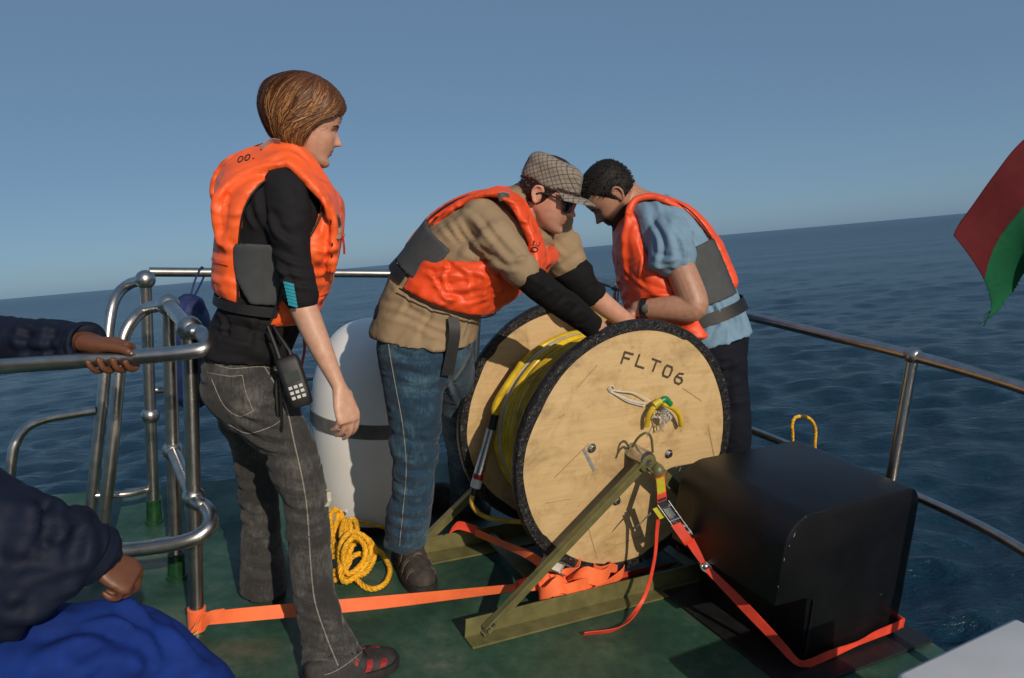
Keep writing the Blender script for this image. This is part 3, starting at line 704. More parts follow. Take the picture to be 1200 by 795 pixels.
# ------------------------------------------------------------------ buoy
def build_buoy():
    c = np.array([-.512, 2.86, 0]); r = .242
    t = thing('buoy', c, 'white domed cylindrical buoy with a grey band standing on deck', 'buoy')
    zt = .785; prof = [(.045, .001), (.045, r - .012), (.06, r)] + [(.45, r + .002)] + [(.46 + (zt - .46) * math.sin(x), r * math.cos(x) ** .72 + .001) for x in np.radians(np.linspace(4, 89.5, 22))]
    MB().lathe(c, EZ, prof, 72).build('body', M['white'], t, angle=50)
    MB().lathe(c, EZ, [(.392, r + .001), (.394, r + .006), (.446, r + .006), (.448, r + .001)], 72).build('band', M['grey_band'], t)
    MB().lathe(c, EZ, [(.002, .001), (.002, r - .03), (.05, r - .018), (.056, r - .018), (.056, .001)], 48).build('foot', M['black'], t)
    top = c + EZ * (zt - .004)
    MB().tube(spline([top, top + [0, 0, .03], top + [.01, 0, .055], top + [.04, 0, .062], top + [.075, 0, .06]], 16), .0065, 10).build('lifting_eye', M['black'], t)
    MB().disc_prism(c + [-.06, -r + .012, .10], [-.25, -1, 0], .008, .012, 8).build('drain_plug', M['zinc'], t)
build_buoy()

# ------------------------------------------------------------------ ropes
def rope_tube(mb, path, r, closed=False, twist=70):
    # three-strand rope: strands spiral about the path
    p = np.asarray(path, float); T, A, B = frames(p, None, closed)
    seg = np.linalg.norm(np.diff(np.vstack([p, p[:1]]) if closed else p, axis=0), axis=1); s = np.concatenate([[0], np.cumsum(seg)])[:len(p)]
    for k in range(3):
        ph = s * twist * 2 + k * 2.094
        mb.tube(p + A * (np.cos(ph) * r * .5)[:, None] + B * (np.sin(ph) * r * .5)[:, None], r * .58, 6, closed)
def build_rope():
    g = G(415, 660); t = thing('rope_coil', g, 'loose coil of yellow three-strand rope on the green deck by the buoy', 'rope')
    o = lambda x, y, z: G(x, y, z)
    mb = MB()
    big = [o(428, 636, .06), o(440, 643, .04), o(450, 652, .02), o(457, 668, .01), o(452, 683, .01), o(440, 690, .01), o(428, 688, .012), o(419, 680, .02), o(414, 672, .03)]
    rope_tube(mb, spline(big, 110), .009)
    mb.build('loop', M['rope'], t)
    rg = np.random.default_rng(2)
    loops = [[(402, 650, .10), (410, 632, .14), (424, 628, .14), (438, 640, .10), (438, 655, .05), (430, 670, .03), (418, 676, .03), (404, 682, .03), (399, 668, .06)],
             [(399, 640, .13), (412, 624, .16), (430, 632, .13), (434, 650, .08), (424, 668, .04), (410, 680, .02), (400, 675, .03)],
             [(404, 642, .14), (416, 630, .16), (427, 640, .12), (427, 655, .08), (417, 668, .05), (407, 672, .04), (402, 660, .08)],
             [(388, 602, .17), (392, 597, .18), (396, 604, .16), (393, 618, .13), (390, 632, .10), (388, 622, .13)],
             [(390, 600, .18), (398, 600, .17), (401, 610, .14), (394, 622, .12), (387, 640, .08), (386, 615, .15)],
             [(386, 628, .11), (394, 640, .10), (402, 652, .07), (398, 668, .04), (388, 672, .02), (384, 650, .06)],
             [(386, 640, .09), (396, 648, .09), (408, 646, .10), (406, 660, .06), (394, 672, .02), (384, 664, .03)],
             [(384, 648, .08), (400, 644, .10), (412, 640, .12), (402, 662, .06), (390, 670, .03), (382, 662, .05)],
             [(384, 655, .06), (398, 652, .08), (410, 655, .07), (404, 668, .03), (392, 680, .012), (384, 672, .02)],
             [(404, 610, .15), (410, 614, .15), (412, 630, .12), (404, 640, .11), (400, 626, .14)],
             [(408, 612, .15), (416, 610, .15), (419, 628, .13), (412, 640, .10), (406, 626, .13)],
             [(406, 660, .05), (418, 650, .08), (432, 652, .06), (430, 664, .03), (416, 676, .012), (405, 676, .012)]]
    for L in loops:
        mb = MB(); rope_tube(mb, closed_spline([o(*q) for q in L], 84), .009, True); mb.build('loop', M['rope'], t)
    mb = MB(); rope_tube(mb, spline([o(394, 604, .16), o(405, 609, .14), o(424, 612, .10), o(447, 618, .06), o(460, 621, .03)], 50), .0065); mb.build('tail', M['rope'], t)
    # small loop standing up behind the black cover
    g = G(942, 520, .46); t2 = MB()
    base = PA(940, 522, -.03); q = [PA(929, 512, .0), PA(928, 500, .0), PA(931, 490.5, .0), PA(940, 488, .0), PA(950, 492, .0), PA(955.5, 503, .0), PA(955, 522, .0), PA(955, 560, .0), PA(945, 640, .03), PA(930, 560, .0)]
    rope_tube(t2, closed_spline(q, 90), .0062, True)
    tag(t2.build('rope_loop', M['rope']), 'small yellow rope loop standing up behind the black cover', 'rope')
build_rope()

# ------------------------------------------------------------------ straps
def strap_obj(name, rows, mat, parent=None, n=60, th=.0026):   # rows: point, half-width vector
    q = spline([np.concatenate([a, b]) for a, b in rows], n); mb = MB(); mb.ribbon(q[:, :3], q[:, 3:], th); return mb.build(name, mat, parent, angle=60)
def build_straps():
    hw = .0175
    p1 = G(231, 741)
    t = thing('tie_down_strap', p1, 'long orange webbing strap tied from the handrail post to the drum stand', 'strap')
    mb = MB(); th = np.linspace(0, 2 * np.pi, 28, endpoint=False)
    mb.lathe(p1, EZ, [(.012, .0205), (.010, .0245), (.078, .0255), (.080, .0205)], 24); mb.build('wrap', M['orange_strap'], t)
    a = p1 + np.array([.02, -.012, .052]); b = S(-.31, .01, .075); hw = .020; W = nrm([0, .30, .95]) * hw
    strap_obj('run', [(a, EZ * hw), (a * .86 + b * .14, W), (a * .5 + b * .5 - EZ * .004, nrm([0, .75, .6]) * hw), (a * .15 + b * .85, nrm([.05, .97, .2]) * hw * .9), (b, EZ * hw * .8)], M['orange_strap'], t)
    strap_obj('knot_tail', [(p1 + [.028, -.015, .075], EZ * .012), (p1 + [.015, -.035, .055], nrm([.4, 0, .9]) * .015), (p1 + [-.01, -.055, .02], nrm([.8, -.2, .5]) * .016), (p1 + [-.035, -.085, .006], nrm([.8, -.5, .1]) * .016)], M['orange_strap'], t, 24)
    strap_obj('knot_tail', [(p1 + [.024, -.02, .03], EZ * .012), (p1 + [.05, -.025, .07], nrm([-.5, 0, .8]) * .015), (p1 + [.085, -.01, .075], EZ * .014)], M['orange_strap'], t, 16)
    strap_obj('label', [(p1 + [.018, -.052, .034], nrm([.5, -.2, .4]) * .012), (p1 + [-.012, -.075, .012], nrm([.6, -.4, .3]) * .012)], M['label_yellow'], t, 8)
    # loose heap of strap inside the stand
    t = thing('strap_heap', S(-.22, .02, .01), 'loose orange strap heaped in folds between the stand and drum', 'strap')
    rg = np.random.default_rng(12)
    def fold(c, r1, r2, up, n=22, turns=1.0, ph=0.0, mt='orange_strap', w=.026, tilt=(0, 0, 1)):
        rows = []
        for x in np.linspace(0, 2 * np.pi * turns, n):
            rows.append((c + EU * r1 * math.cos(x + ph) + EA * r2 * math.sin(x + ph) + EZ * (up * math.sin(x * .5) + .01 * math.sin(3 * x)), nrm(np.array(tilt) + .35 * np.array([math.sin(x), math.cos(2 * x), .2])) * w))
        return strap_obj('fold', rows, M[mt], t, n * 2)
    fold(S(-.20, -.005, .05), .085, .045, .03, ph=.4); fold(S(-.115, .0, .065), .07, .045, .035, ph=1.2, tilt=(.3, 0, 1)); fold(S(-.27, -.015, .04), .05, .03, .05, ph=2, tilt=(-.4, .2, 1))
    fold(S(-.16, -.02, .032), .085, .022, .02, ph=3.3); fold(S(-.06, .015, .07), .055, .04, .03, ph=.2, tilt=(.2, -.3, 1)); fold(S(-.24, .01, .095), .06, .03, .04, ph=4, tilt=(.5, .2, .8))
    strap_obj('fold', [(S(-.33, -.02, .02), nrm([.2, -.3, 1]) * .018), (S(-.22, -.045, .035), nrm([0, -.5, 1]) * .018), (S(-.10, -.04, .05), nrm([0, -.4, 1]) * .018), (S(-.0, -.02, .07), EZ * .018), (S(.02, .02, .07), EZ * .018), (S(-.06, .05, .06), EZ * .018)], M['orange_strap'], t)
    strap_obj('run', [(PA(557, 624, .36), EZ * .014), (PA(590, 638, .22), nrm([0, -.3, 1]) * .015), (PA(622, 652, .07), nrm([.3, -.2, 1]) * .017), (S(-.25, .02, .10), nrm([.6, 0, .8]) * .018)], M['orange_strap'], t)
    strap_obj('run', [(PA(605, 686, .0), EZ * .016), (S(-.33, .03, .09), EZ * .016), (S(-.30, .04, .115), EZ * .014)], M['red_and_shaded_strap'], t)  # this run and the next ones: orange webbing, shade put into the colour
    strap_obj('run', [(S(-.03, .02, .075), EZ * .013), (PA(720, 676, .05), EZ * .013), (PA(760, 668, .06), EZ * .013), (PA(800, 659, .07), EZ * .013), (S(.33, .09, .05), EZ * .013)], M['red_and_shaded_strap'], t)
    strap_obj('run', [(PA(528, 622, .40), nrm([.4, 0, 1]) * .016), (PA(538, 616, .395), nrm([.1, 0, 1]) * .016), (PA(560, 622, .36), EZ * .016)], M['red_and_shaded_strap'], t, 20)
    # cam buckle on the heap
    b = thing('cam_buckle', S(-.2, -.03, .13), 'pale metal cam buckle lying on the orange strap heap', 'buckle')
    v = nrm(PA(672, 672, -.03) - PA(628, 653, -.02)); c = (PA(672, 672, -.03) + PA(628, 653, -.02)) / 2; s = nrm(np.cross(v, -EA)); 
    for k in (-1, 1): MB().box(c + s * .016 * k, v * .055, s * .0018, EA * .010).build('side_plate', M['zinc'], b, smooth=False, bevel=.0015)
    for x in (-.035, .0, .030): MB().tube([c + v * x - s * .018, c + v * x + s * .018], .005, 10).build('bar', M['zinc'], b)
    strap_obj('webbing_end', [(c - v * .055, s * .013), (c - v * .01 - EA * .008, s * .013), (c + v * .02 - EA * .008, s * .013)], M['tie'], b, 10)
    # ratchet strap from the hub down round the foot of the black cover
    t = thing('ratchet_strap', S(.236, -.58, .02), 'red ratchet strap from the drum hub to the foot of the black cover', 'strap')
    A = S(.042, -.105, .452); R0, R1 = PA(776, 588, -.165), PA(806, 630, -.225); Hk = PA(824, 660, -.30)
    d = nrm(R1 - A); s = nrm(np.cross(d, ray(790, 610))) * .0155
    strap_obj('upper_run', [(A, s), (A * .5 + R0 * .5, s), (R0, s)], M['red_and_shaded_strap'], t, 16)
    off = -ray(770, 580) * .0025
    strap_obj('label', [(A * .86 + R0 * .14 + off, s * .86), (A * .3 + R0 * .7 + off, s * .86)], M['label_yellow'], t, 6)
    strap_obj('label', [(A * .12 + R0 * .88 + off, s * .86), (R0 + d * .02 + off, s * .86)], M['webbing'], t, 6)
    r = nrm(np.cross(d, s)); dd = nrm(R1 - R0)
    for k in (-1, 1):
        MB().box((R0 + R1) / 2 + s * 1.15 * k, dd * .066, nrm(s) * .0016, r * .011).build('ratchet_plate', M['zinc'], t, smooth=False, bevel=.0015)
    for x, rr in ((-.05, .006), (0, .004), (.03, .009), (.055, .010)): MB().tube([(R0 + R1) / 2 + dd * x - s * 1.3, (R0 + R1) / 2 + dd * x + s * 1.3], rr, 12).build('spindle', M['zinc'], t)
    MB().box((R0 + R1) / 2 + dd * .0 - off * 6, dd * .05, s * .8, r * .004).build('handle', M['zinc'], t, smooth=False, bevel=.002)
    strap_obj('coil', [(R0 * .4 + R1 * .6 + off * 4 - s * .4, s), (R1 + off * 7 - s * .4, s), (R1 + off * 3 + dd * .02 - s * .4, s), (R1 + dd * .012 - s * .2, s)], M['red_and_shaded_strap'], t, 20)
    strap_obj('label', [(R0 - s * 1.9 + dd * .01, s * .6), (R0 - s * 1.9 + dd * .05, s * .6)], M['label_yellow'], t, 6)
    strap_obj('middle_run', [(R1 + dd * .01, s * .9), (R1 * .5 + Hk * .5, s * .8), (Hk, s * .5)], M['red_and_shaded_strap'], t, 14)
    MB().tube(spline([Hk - s * .6, Hk + dd * .02 - s * .8, Hk + dd * .035, Hk + dd * .02 + s * .8, Hk + s * .5], 18), .0045, 8).build('hook', M['zinc'], t)
    MB().ball(Hk + dd * .012, .011, 10, 8).build('hook_eye', M['zinc'], t)
    F0 = S(.215, -.58, .035); F1 = S(.262, -.590, .025); F2 = S(.675, -.584, .045)
    strap_obj('lower_run', [(Hk + dd * .02, s * .7), (Hk * .6 + F0 * .4, nrm([.5, -.3, .7]) * .016), (Hk * .2 + F0 * .8, nrm([.6, -.4, .6]) * .015), (F0, nrm([.5, 0, .7]) * .010), (F1, EZ * .014)], M['red_and_shaded_strap'], t, 40)
    strap_obj('foot_run', [(F1, EZ * .014), (F1 * .8 + F2 * .2, EZ * .015), (F1 * .5 + F2 * .5 - EZ * .003, EZ * .008), (F1 * .3 + F2 * .7, EZ * .014), (F2, EZ * .016), (S(.684, -.56, .05), EZ * .016), (S(.686, -.3, .05), EZ * .016)], M['red_and_shaded_strap'], t, 60)
    # dangling tail of the ratchet strap
    q = [(PA(773, 598, -.16), EU * .010), (PA(770, 620, -.15), EU * .007), (PA(767, 655, -.15), EU * .006), (PA(757, 695, -.16), EU * .008), (PA(741, 722, -.18), nrm([.6, -.4, .3]) * .009)]
    e1 = G(722, 741, .008); e2 = G(684, 743, .012)
    q += [(e1 + EZ * .01, nrm([.2, -.5, .8]) * .010), (e2, nrm([.1, -.6, .8]) * .011)]
    tag(strap_obj('loose_strap_end', q, M['red_and_shaded_strap'], None, 50), 'thin red strap end dangling in front of the drum onto the deck', 'strap')
    tag(strap_obj('grey_strap_end', [(PA(775, 592, -.15), nrm([.3, 0, 1]) * .006), (PA(762, 602, -.14), nrm([.3, 0, 1]) * .006), (PA(748, 616, -.13), nrm([.6, 0, .8]) * .009)], M['grey_band'], None, 16), 'short grey webbing tab sticking out beside the ratchet', 'strap')
build_straps()

# ------------------------------------------------------------------ flag
def build_flag():
    t = thing('flag', P(1310, 760, 2.62), 'torn red, white and green flag hanging in from the right', 'flag')
    MB().tube([P(1322, 900, 2.60), P(1300, 60, 2.66)], .016, 12).build('flag_pole', M['steel'], t)
    # outline of the cloth as seen: upper edge, lower edge, with ripples in depth
    up = [(1300, 90), (1245, 128), (1195, 168), (1165, 205), (1140, 240), (1124, 262), (1117, 276)]
    mid1 = [(1300, 150), (1250, 185), (1210, 215), (1185, 240), (1165, 258), (1140, 268), (1118, 279)]
    lo = [(1300, 330), (1240, 330), (1205, 318), (1190, 338), (1172, 362), (1160, 372), (1152, 378)]
    n, m = 92, 70
    U = spline([(x, y, 0) for x, y in up], n); L = spline([(x, y, 0) for x, y in lo], n); grid = []
    mid = spline([(1300, 200, 0), (1250, 215, 0), (1212, 236, 0), (1190, 262, 0), (1172, 290, 0), (1163, 315, 0), (1158, 340, 0)], n)
    jb = 30
    for i in range(n):
        row = []
        for j in range(m):
            e_ = .46 - .07 * max(0, i / (n - 1) - .45) / .55; v = e_ * j / jb if j <= jb else e_ + (1 - e_) * (j - jb) / (m - 1 - jb); a = (1 - v) ** 2 * U[i] + 2 * v * (1 - v) * (2 * mid[i] - .5 * U[i] - .5 * L[i]) + v * v * L[i]
            xx = i / (n - 1); dep = 2.66 + .06 * math.sin(v * 4.2 + xx * 4.5) + .022 * math.sin(xx * 9 + v * 3)
            row.append(P(a[0], a[1], dep))
        grid.append(row)
    Gd = np.array(grid)
    parts = {'flag_red': MB(), 'flag_white': MB(), 'flag_green': MB()}
    rg = np.random.default_rng(1)
    for i in range(n - 1):
        for j in range(m - 1):
            v = (j + .5) / (m - 1); x = i / (n - 1)
            edge = .46 - .07 * max(0, x - .45) / .55
            k = 'flag_red' if j < jb - (7 if x < .40 else 0) else ('flag_white' if j < jb else 'flag_green')
            if j == m - 2 and x > .5 and rg.random() < .5: continue
            
            q = np.array([Gd[i, j], Gd[i + 1, j], Gd[i + 1, j + 1], Gd[i, j + 1]]); parts[k].add(q, [(0, 1, 2, 3)])
    for k, mb in parts.items():
        me = mb.mesh(k); bm = bmesh.new(); bm.from_mesh(me); bmesh.ops.remove_doubles(bm, verts=bm.verts, dist=1e-5)
        bm.to_mesh(me); bm.free(); o = link(me, {'flag_red': 'red_field', 'flag_white': 'white_stripe', 'flag_green': 'green_field'}[k], M[k], t, angle=180)
        s = o.modifiers.new('thick', 'SOLIDIFY'); s.thickness = .0012
    mb = MB()
    for k in range(26):
        s = Gd[int(rg.integers(n - 30, n)), m - 2] if k % 2 else Gd[n - 1, int(rg.integers(m // 2, m))]; e = s + np.array([rg.normal(-.006, .008), rg.normal(0, .01), rg.uniform(-.03, -.004)])
        mb.tube(spline([s, (s + e) / 2 + rg.normal(0, .004, 3), e], 5), .0007, 4)
    mb.build('frayed_threads', M['flag_green'], t)['kind'] = 'stuff'
build_flag()

# ================================================================== people
def row(x, y, d, r): return np.append(P(x, y, d), r * (d + (0 if LEAN is None else float(np.interp(y, LEAN[0], LEAN[1])))) / FOC)      # limb station: place and radius as seen
def hsm(x, a, b): t = np.clip((x - a) / (b - a), 0, 1); return t * t * (3 - 2 * t)

HEAD = np.array([(-95, 76, 44, 10), (-91, 86, 26, 24), (-84, 91, 10, 36), (-74, 92, -2, 44), (-64, 89, -14, 50), (-54, 89, -26, 54), (-45, 91, -42, 58), (-32, 93, -60, 62), (-18, 93, -74, 65),
                 (-2, 91, -83, 68), (15, 89, -89, 70), (30, 93, -92, 72), (50, 95, -94, 75), (70, 91, -92, 76), (90, 81, -85, 72), (108, 60, -70, 60), (120, 38, -50, 43), (128, 14, -25, 22), (130.5, 2, -10, 6)], float)
class Head:
    def __init__(s, O, fwd, up, sc=1.0, female=False, nose=1.0, jaw=1.0):
        s.O = np.asarray(O, float); s.f = nrm(fwd); u = np.asarray(up, float); s.u = nrm(u - s.f * (u @ s.f)); s.l = np.cross(s.u, s.f); s.sc = sc / 1000.0; s.female = female; s.nose = nose; s.jaw = jaw
    def w(s, q):
        q = np.asarray(q, float); return s.O + s.sc * (q[..., 0:1] * s.f + q[..., 1:2] * s.l + q[..., 2:3] * s.u)
    def local(s, co): d = (co - s.O) / s.sc; return np.stack([d @ s.f, d @ s.l, d @ s.u], 1)
    def surf(s, th, z, grow=0.0):
        xf = np.interp(z, HEAD[:, 0], HEAD[:, 1]); xb = np.interp(z, HEAD[:, 0], HEAD[:, 2]); w = np.interp(z, HEAD[:, 0], HEAD[:, 3])
        if s.jaw != 1.0: w = w * (1 + (s.jaw - 1) * hsm(-z, 20, 60))
        xm, hx = (xf + xb) / 2, (xf - xb) / 2 + grow; w = w + grow
        c, sn = np.cos(th), np.sin(th); p = .86
        x = xm + hx * np.sign(c) * np.abs(c) ** p; y = w * np.sign(sn) * np.abs(sn) ** p
        return x, y
    def add(s, mb):
        th = np.linspace(0, 2 * np.pi, 132, endpoint=False); th = th + .35 * np.sin(th) * -1     # denser at the face
        zs = np.concatenate([np.linspace(-95, 30, 74), np.linspace(33, 130.5, 30)]); R = []
        g = lambda v, m, sg: np.exp(-((v - m) / sg) ** 2)
        for z in zs:
            x, y = s.surf(th, z); fr = np.cos(th) > 0.15
            N = np.interp(z, [-30, -26, -22, -18, -13, -4, 6, 16, 26], [0, 5, 17, 24, 23, 16, 9, 4, 0]) * s.nose
            wd = np.interp(z, [-30, -18, 0, 25], [9.5, 9.5, 8, 7])
            dx = N * np.exp(-(np.abs(y) / wd) ** 2.4) + 7 * g(np.abs(y), 12, 6) * g(z, -20, 6)
            dx += -8 * g(np.abs(y), 30, 13) * g(z, 11, 9) + (2.0 if s.female else 4.0) * g(np.abs(y), 22, 18) * g(z, 27, 6)
            dx += 3.0 * g(np.abs(y), 44, 14) * g(z, -8, 14)
            dx += 4.0 * g(z, -39, 4.2) * g(y, 0, 17) + 5.0 * g(z, -51, 4.5) * g(y, 0, 15) - 2.5 * g(z, -45, 2.0) * g(y, 0, 22) - 3.5 * g(z, -62, 6) * g(y, 0, 22) + (3 if s.female else 5) * g(z, -80, 9) * g(y, 0, 16)
            x = x + np.where(fr, dx, 0)
            R.append(s.w(np.stack([x, y, np.full_like(x, z)], 1)))
        mb.rings(R)
        for sd in (-1, 1):      # ears: a dished shell with a rolled rim
            y0 = 71 * sd
            mb.limb(np.array([np.append(s.w([-4, y0 - 2 * sd, -18]), .006 * s.sc * 1000), np.append(s.w([-8, y0 + 2 * sd, 0]), .011 * s.sc * 1000), np.append(s.w([-12, y0 + 4 * sd, 18]), .013 * s.sc * 1000)]), 8, 10, ref=s.l, flat=2.4) if False else None
            rim = [(2, y0, 12), (-2, y0 + 6 * sd, 26), (-14, y0 + 12 * sd, 31), (-25, y0 + 13 * sd, 22), (-27, y0 + 12 * sd, 6), (-20, y0 + 9 * sd, -10), (-9, y0 + 5 * sd, -22), (-1, y0 + 1 * sd, -16)]
            pr = spline([s.w(q) for q in rim], 26); mb.tube(pr, .0042 * s.sc * 1000, 8)
            c = s.w([-12, y0 + 3 * sd, 6]); n = 18; t = np.linspace(0, 2 * np.pi, n, endpoint=False)
            rg = lambda k, oy: s.w(np.stack([-12 + k * 14 * np.cos(t) - 4 * k * np.sin(t), np.full(n, y0 + oy * sd) + 0 * t, 5 + k * 24 * np.sin(t)], 1))
            mb.rings([rg(.9, -6), rg(1.0, 2), rg(.85, 6)])
    def tint(s, co, lips=(.95, .62, .6), stubble=0.0, flush=.1):
        q = s.local(co); x, y, z = q.T; t = np.ones((len(co), 3)); g = lambda v, m, sg: np.exp(-((v - m) / sg) ** 2)
        face = hsm(x, 55, 75)
        k = face * np.exp(-((z + 45.5) / 8.5) ** 4) * np.exp(-(y / 21) ** 4) * .9; t = t * (1 - k[:, None]) + np.array(lips) * k[:, None]
        k = face * flush * (g(z, -14, 16) * g(np.abs(y), 40, 18) + g(z, -16, 9) * g(y, 0, 14)); t *= 1 - k[:, None] * np.array([.05, .5, .5])
        near = (np.abs(z + 45) > 9) | (np.abs(y) > 22)
        if stubble:
            k = stubble * hsm(-z, 14, 34) * hsm(x, -12, 8) * hsm(z, -110, -92) * np.where(near, 1, .0); k = np.maximum(k, stubble * face * g(z, -33, 4) * g(y, 0, 22))
            t = t * (1 - k[:, None]) + np.array([.075, .08, .085]) * k[:, None]
        return np.where((z > -115)[:, None], t, 1.0)
    def eyes(s, parent, lid=True):
        for sd in (-1, 1):
            e = MB().ball(s.w([62.5, 31 * sd, 10.5]), .0122 * s.sc * 1000, 18, 12).build('eye', M['eye'], parent)
            MB().ball(s.w([68.5, 30.5 * sd, 9.5]), .0068 * s.sc * 1000, 12, 8).build('iris', M['iris'], e)
            k = s.sc * 1000
            MB().tube(spline([s.w([70, 19 * sd, 13]), s.w([75, 27 * sd, 16.5]), s.w([73, 36 * sd, 15.5]), s.w([66, 43 * sd, 11])], 10), [.0016 * k] + [.0028 * k] * 8 + [.0014 * k], 6).build('eyelash', M['hair_black'], e)
    def brows(s, parent, mat, th=.0028):
        for sd in (-1, 1):
            pts = [s.w([89, 12 * sd, 23]), s.w([90, 22 * sd, 28]), s.w([85, 34 * sd, 29.5]), s.w([75, 46 * sd, 24])]
            MB().tube(spline(pts, 12), np.array([.6, .9, 1, 1, 1, 1, 1, .9, .8, .7, .5, .3]) * th * s.sc * 1000, 6).build('eyebrow', M[mat], parent)

def add_tint(me, cols):
    a = me.color_attributes.new('tint', 'FLOAT_COLOR', 'POINT'); a.data.foreach_set('color', np.concatenate([cols, np.ones((len(cols), 1))], 1).ravel())

def hand(mb, W, d, n, s, k=1.0, curl=(35, 40, 30), spread=.06, thumb=(.75, .55, .25), thumb_curl=25, only=None):
    d = nrm(d); n = np.asarray(n, float); n = nrm(n - d * (n @ d)); s = np.asarray(s, float); s = nrm(s - d * (s @ d) - n * (s @ n))
    a = np.linspace(0, 2 * np.pi, 18, endpoint=False); R = []
    for t, w, h in [(-.015, .020, .017), (0, .024, .0175), (.02, .031, .0165), (.045, .039, .0155), (.07, .042, .0140), (.088, .041, .0125), (.098, .036, .009)]:
        R.append([W + k * (d * t + s * w * math.copysign(abs(math.cos(x)) ** .8, math.cos(x)) + n * h * math.sin(x)) for x in a])
    mb.rings(R)
    for i, (off, L, r) in enumerate([(.0315, .074, .0092), (.0105, .082, .0095), (-.0105, .076, .0090), (-.0310, .058, .0080)]):
        ax = nrm(d + s * spread * (1.5 - i) / 1.5); p = W + k * (d * (.088 - .006 * abs(i - 1)) + s * off); pts = [np.append(p - d * .02 * k, r * 1.05 * k), np.append(p, r * 1.1 * k)]; ang = 0
        for j, (fr, c) in enumerate(zip((.45, .31, .24), curl)):
            ang += math.radians(c * (1 + .10 * i)); v = ax * math.cos(ang) + n * math.sin(ang); p = p + v * L * fr * k
            pts.append(np.append(p, r * k * (.97, .90, .74)[j]))
        mb.limb(np.array(pts), 18, 10)
    p = W + k * (d * .020 + s * .024 + n * .004); v = nrm(d * thumb[0] + s * thumb[1] + n * thumb[2]); v2 = nrm(v + n * math.tan(math.radians(thumb_curl)) * .8 + d * .25)
    mb.limb(np.array([np.append(p, .015 * k), np.append(p + v * .038 * k, .0135 * k), np.append(p + v * .038 * k + v2 * .032 * k, .0110 * k), np.append(p + v * .038 * k + v2 * .058 * k, .0085 * k)]), 16, 12)

class Torso:                    # stations from hem to neck: back and front outline, depth, half width
    def __init__(s, rows, right, n=40):
        q = []
        r = nrm(right)
        for (bx, by, fx, fy, d, sk, w) in rows:
            b, f = P(bx, by, d - sk), P(fx, fy, d + sk); c = (b + f) / 2; A = (f - b) / 2; rr = r - nrm(A) * (r @ nrm(A)); q.append(np.concatenate([c, A, nrm(rr) * w]))
        s.q = spline(q, n); s.n = n
    def at(s, t):
        x = np.clip(t, 0, 1) * (s.n - 1); i = np.minimum(x.astype(int), s.n - 2); f = (x - i)[..., None]; return s.q[i] * (1 - f) + s.q[i + 1] * f
    def pt(s, th, t, off=0.0):
        th = np.asarray(th, float); t = np.asarray(t, float); q = s.at(t); c, A, B = q[..., :3], q[..., 3:6], q[..., 6:9]
        la = np.linalg.norm(A, axis=-1, keepdims=True); lb = np.linalg.norm(B, axis=-1, keepdims=True); p = .88
        ct = np.sign(np.cos(th)) * np.abs(np.cos(th)) ** p; st = np.sign(np.sin(th)) * np.abs(np.sin(th)) ** p; off = np.asarray(off)[..., None] if np.ndim(off) else off
        return c + A / la * (la + off) * ct[..., None] + B / lb * (lb + off) * st[..., None]
    def solid(s, mb, off=0.0, t0=0.0, t1=1.0, n=26, seg=44):
        th = np.linspace(0, 2 * np.pi, seg, endpoint=False); R = [s.pt(th, np.full(seg, t), off) for t in np.linspace(t0, t1, n)]; mb.rings(R)
    def slab(s, mb, th0, th1, t0, t1, o_in, o_out, nu=22, nv=26, puff=True, quilt=0.0):
        V = np.linspace(0, 1, nv); U = np.linspace(0, 1, nu); top = []; bot = []
        for v in V:
            t = t0 + (t1 - t0) * v; a0 = th0(v) if callable(th0) else th0; a1 = th1(v) if callable(th1) else th1
            th = a0 + (a1 - a0) * U; e = np.minimum(np.minimum(U, 1 - U) * 10, 1) * min(min(v, 1 - v) * 13, 1) if puff else np.ones(nu)
            e = np.sqrt(np.clip(e, 0, 1)); o = o_in + (o_out - o_in) * (.35 + .65 * e) + quilt * np.sin(v * 18) * e
            top.append(s.pt(th, np.full(nu, t), o)); bot.append(s.pt(th, np.full(nu, t), np.full(nu, o_in)))
        R = [np.vstack([a, b[::-1]]) for a, b in zip(top, bot)]; mb.rings(R)
        ed = []
        for v in V:
            t = t0 + (t1 - t0) * v; a0 = th0(v) if callable(th0) else th0; a1 = th1(v) if callable(th1) else th1; o = o_in + (o_out - o_in) * .62; k = .035 * np.sign(a1 - a0)
            ed.append(s.pt(np.array([a0 - k, a1 + k]), np.array([t, t]), np.array([o, o])))
        return np.array(ed)
    def band(s, t, h, o, name, mat, parent, th0=0, th1=2 * np.pi, th_=.004, slope=0.0):
        th = np.linspace(th0, th1, 60); tt = t + slope * np.cos(th); p0 = s.pt(th, tt - h, o); p1 = s.pt(th, tt + h, o); W = (p1 - p0) / 2
        mb = MB(); mb.ribbon((p0 + p1) / 2, W, th_); return mb.build(name, M[mat], parent, angle=60)

def strap_pad(mb, rows, right, th):      # thick pad: rows (x, y, d, half width); pad faces away from its own inside
    q = spline([np.append(P(x, y, d), w) for x, y, d, w in rows], 30); p = q[:, :3]; T = np.gradient(p, axis=0); T /= np.linalg.norm(T, axis=1)[:, None]
    r = nrm(right); R = []; a = np.linspace(0, 2 * np.pi, 20, endpoint=False)
    for i in range(len(p)):
        W = nrm(r - T[i] * (r @ T[i])); N = np.cross(T[i], W); h = th if np.ndim(th) == 0 else th[i]
        R.append([p[i] + W * q[i, 3] * math.copysign(abs(math.cos(x)) ** .32, math.cos(x)) + N * h * math.copysign(abs(math.sin(x)) ** .42, math.sin(x)) for x in a])
    mb.rings(R); return p, q[:, 3]

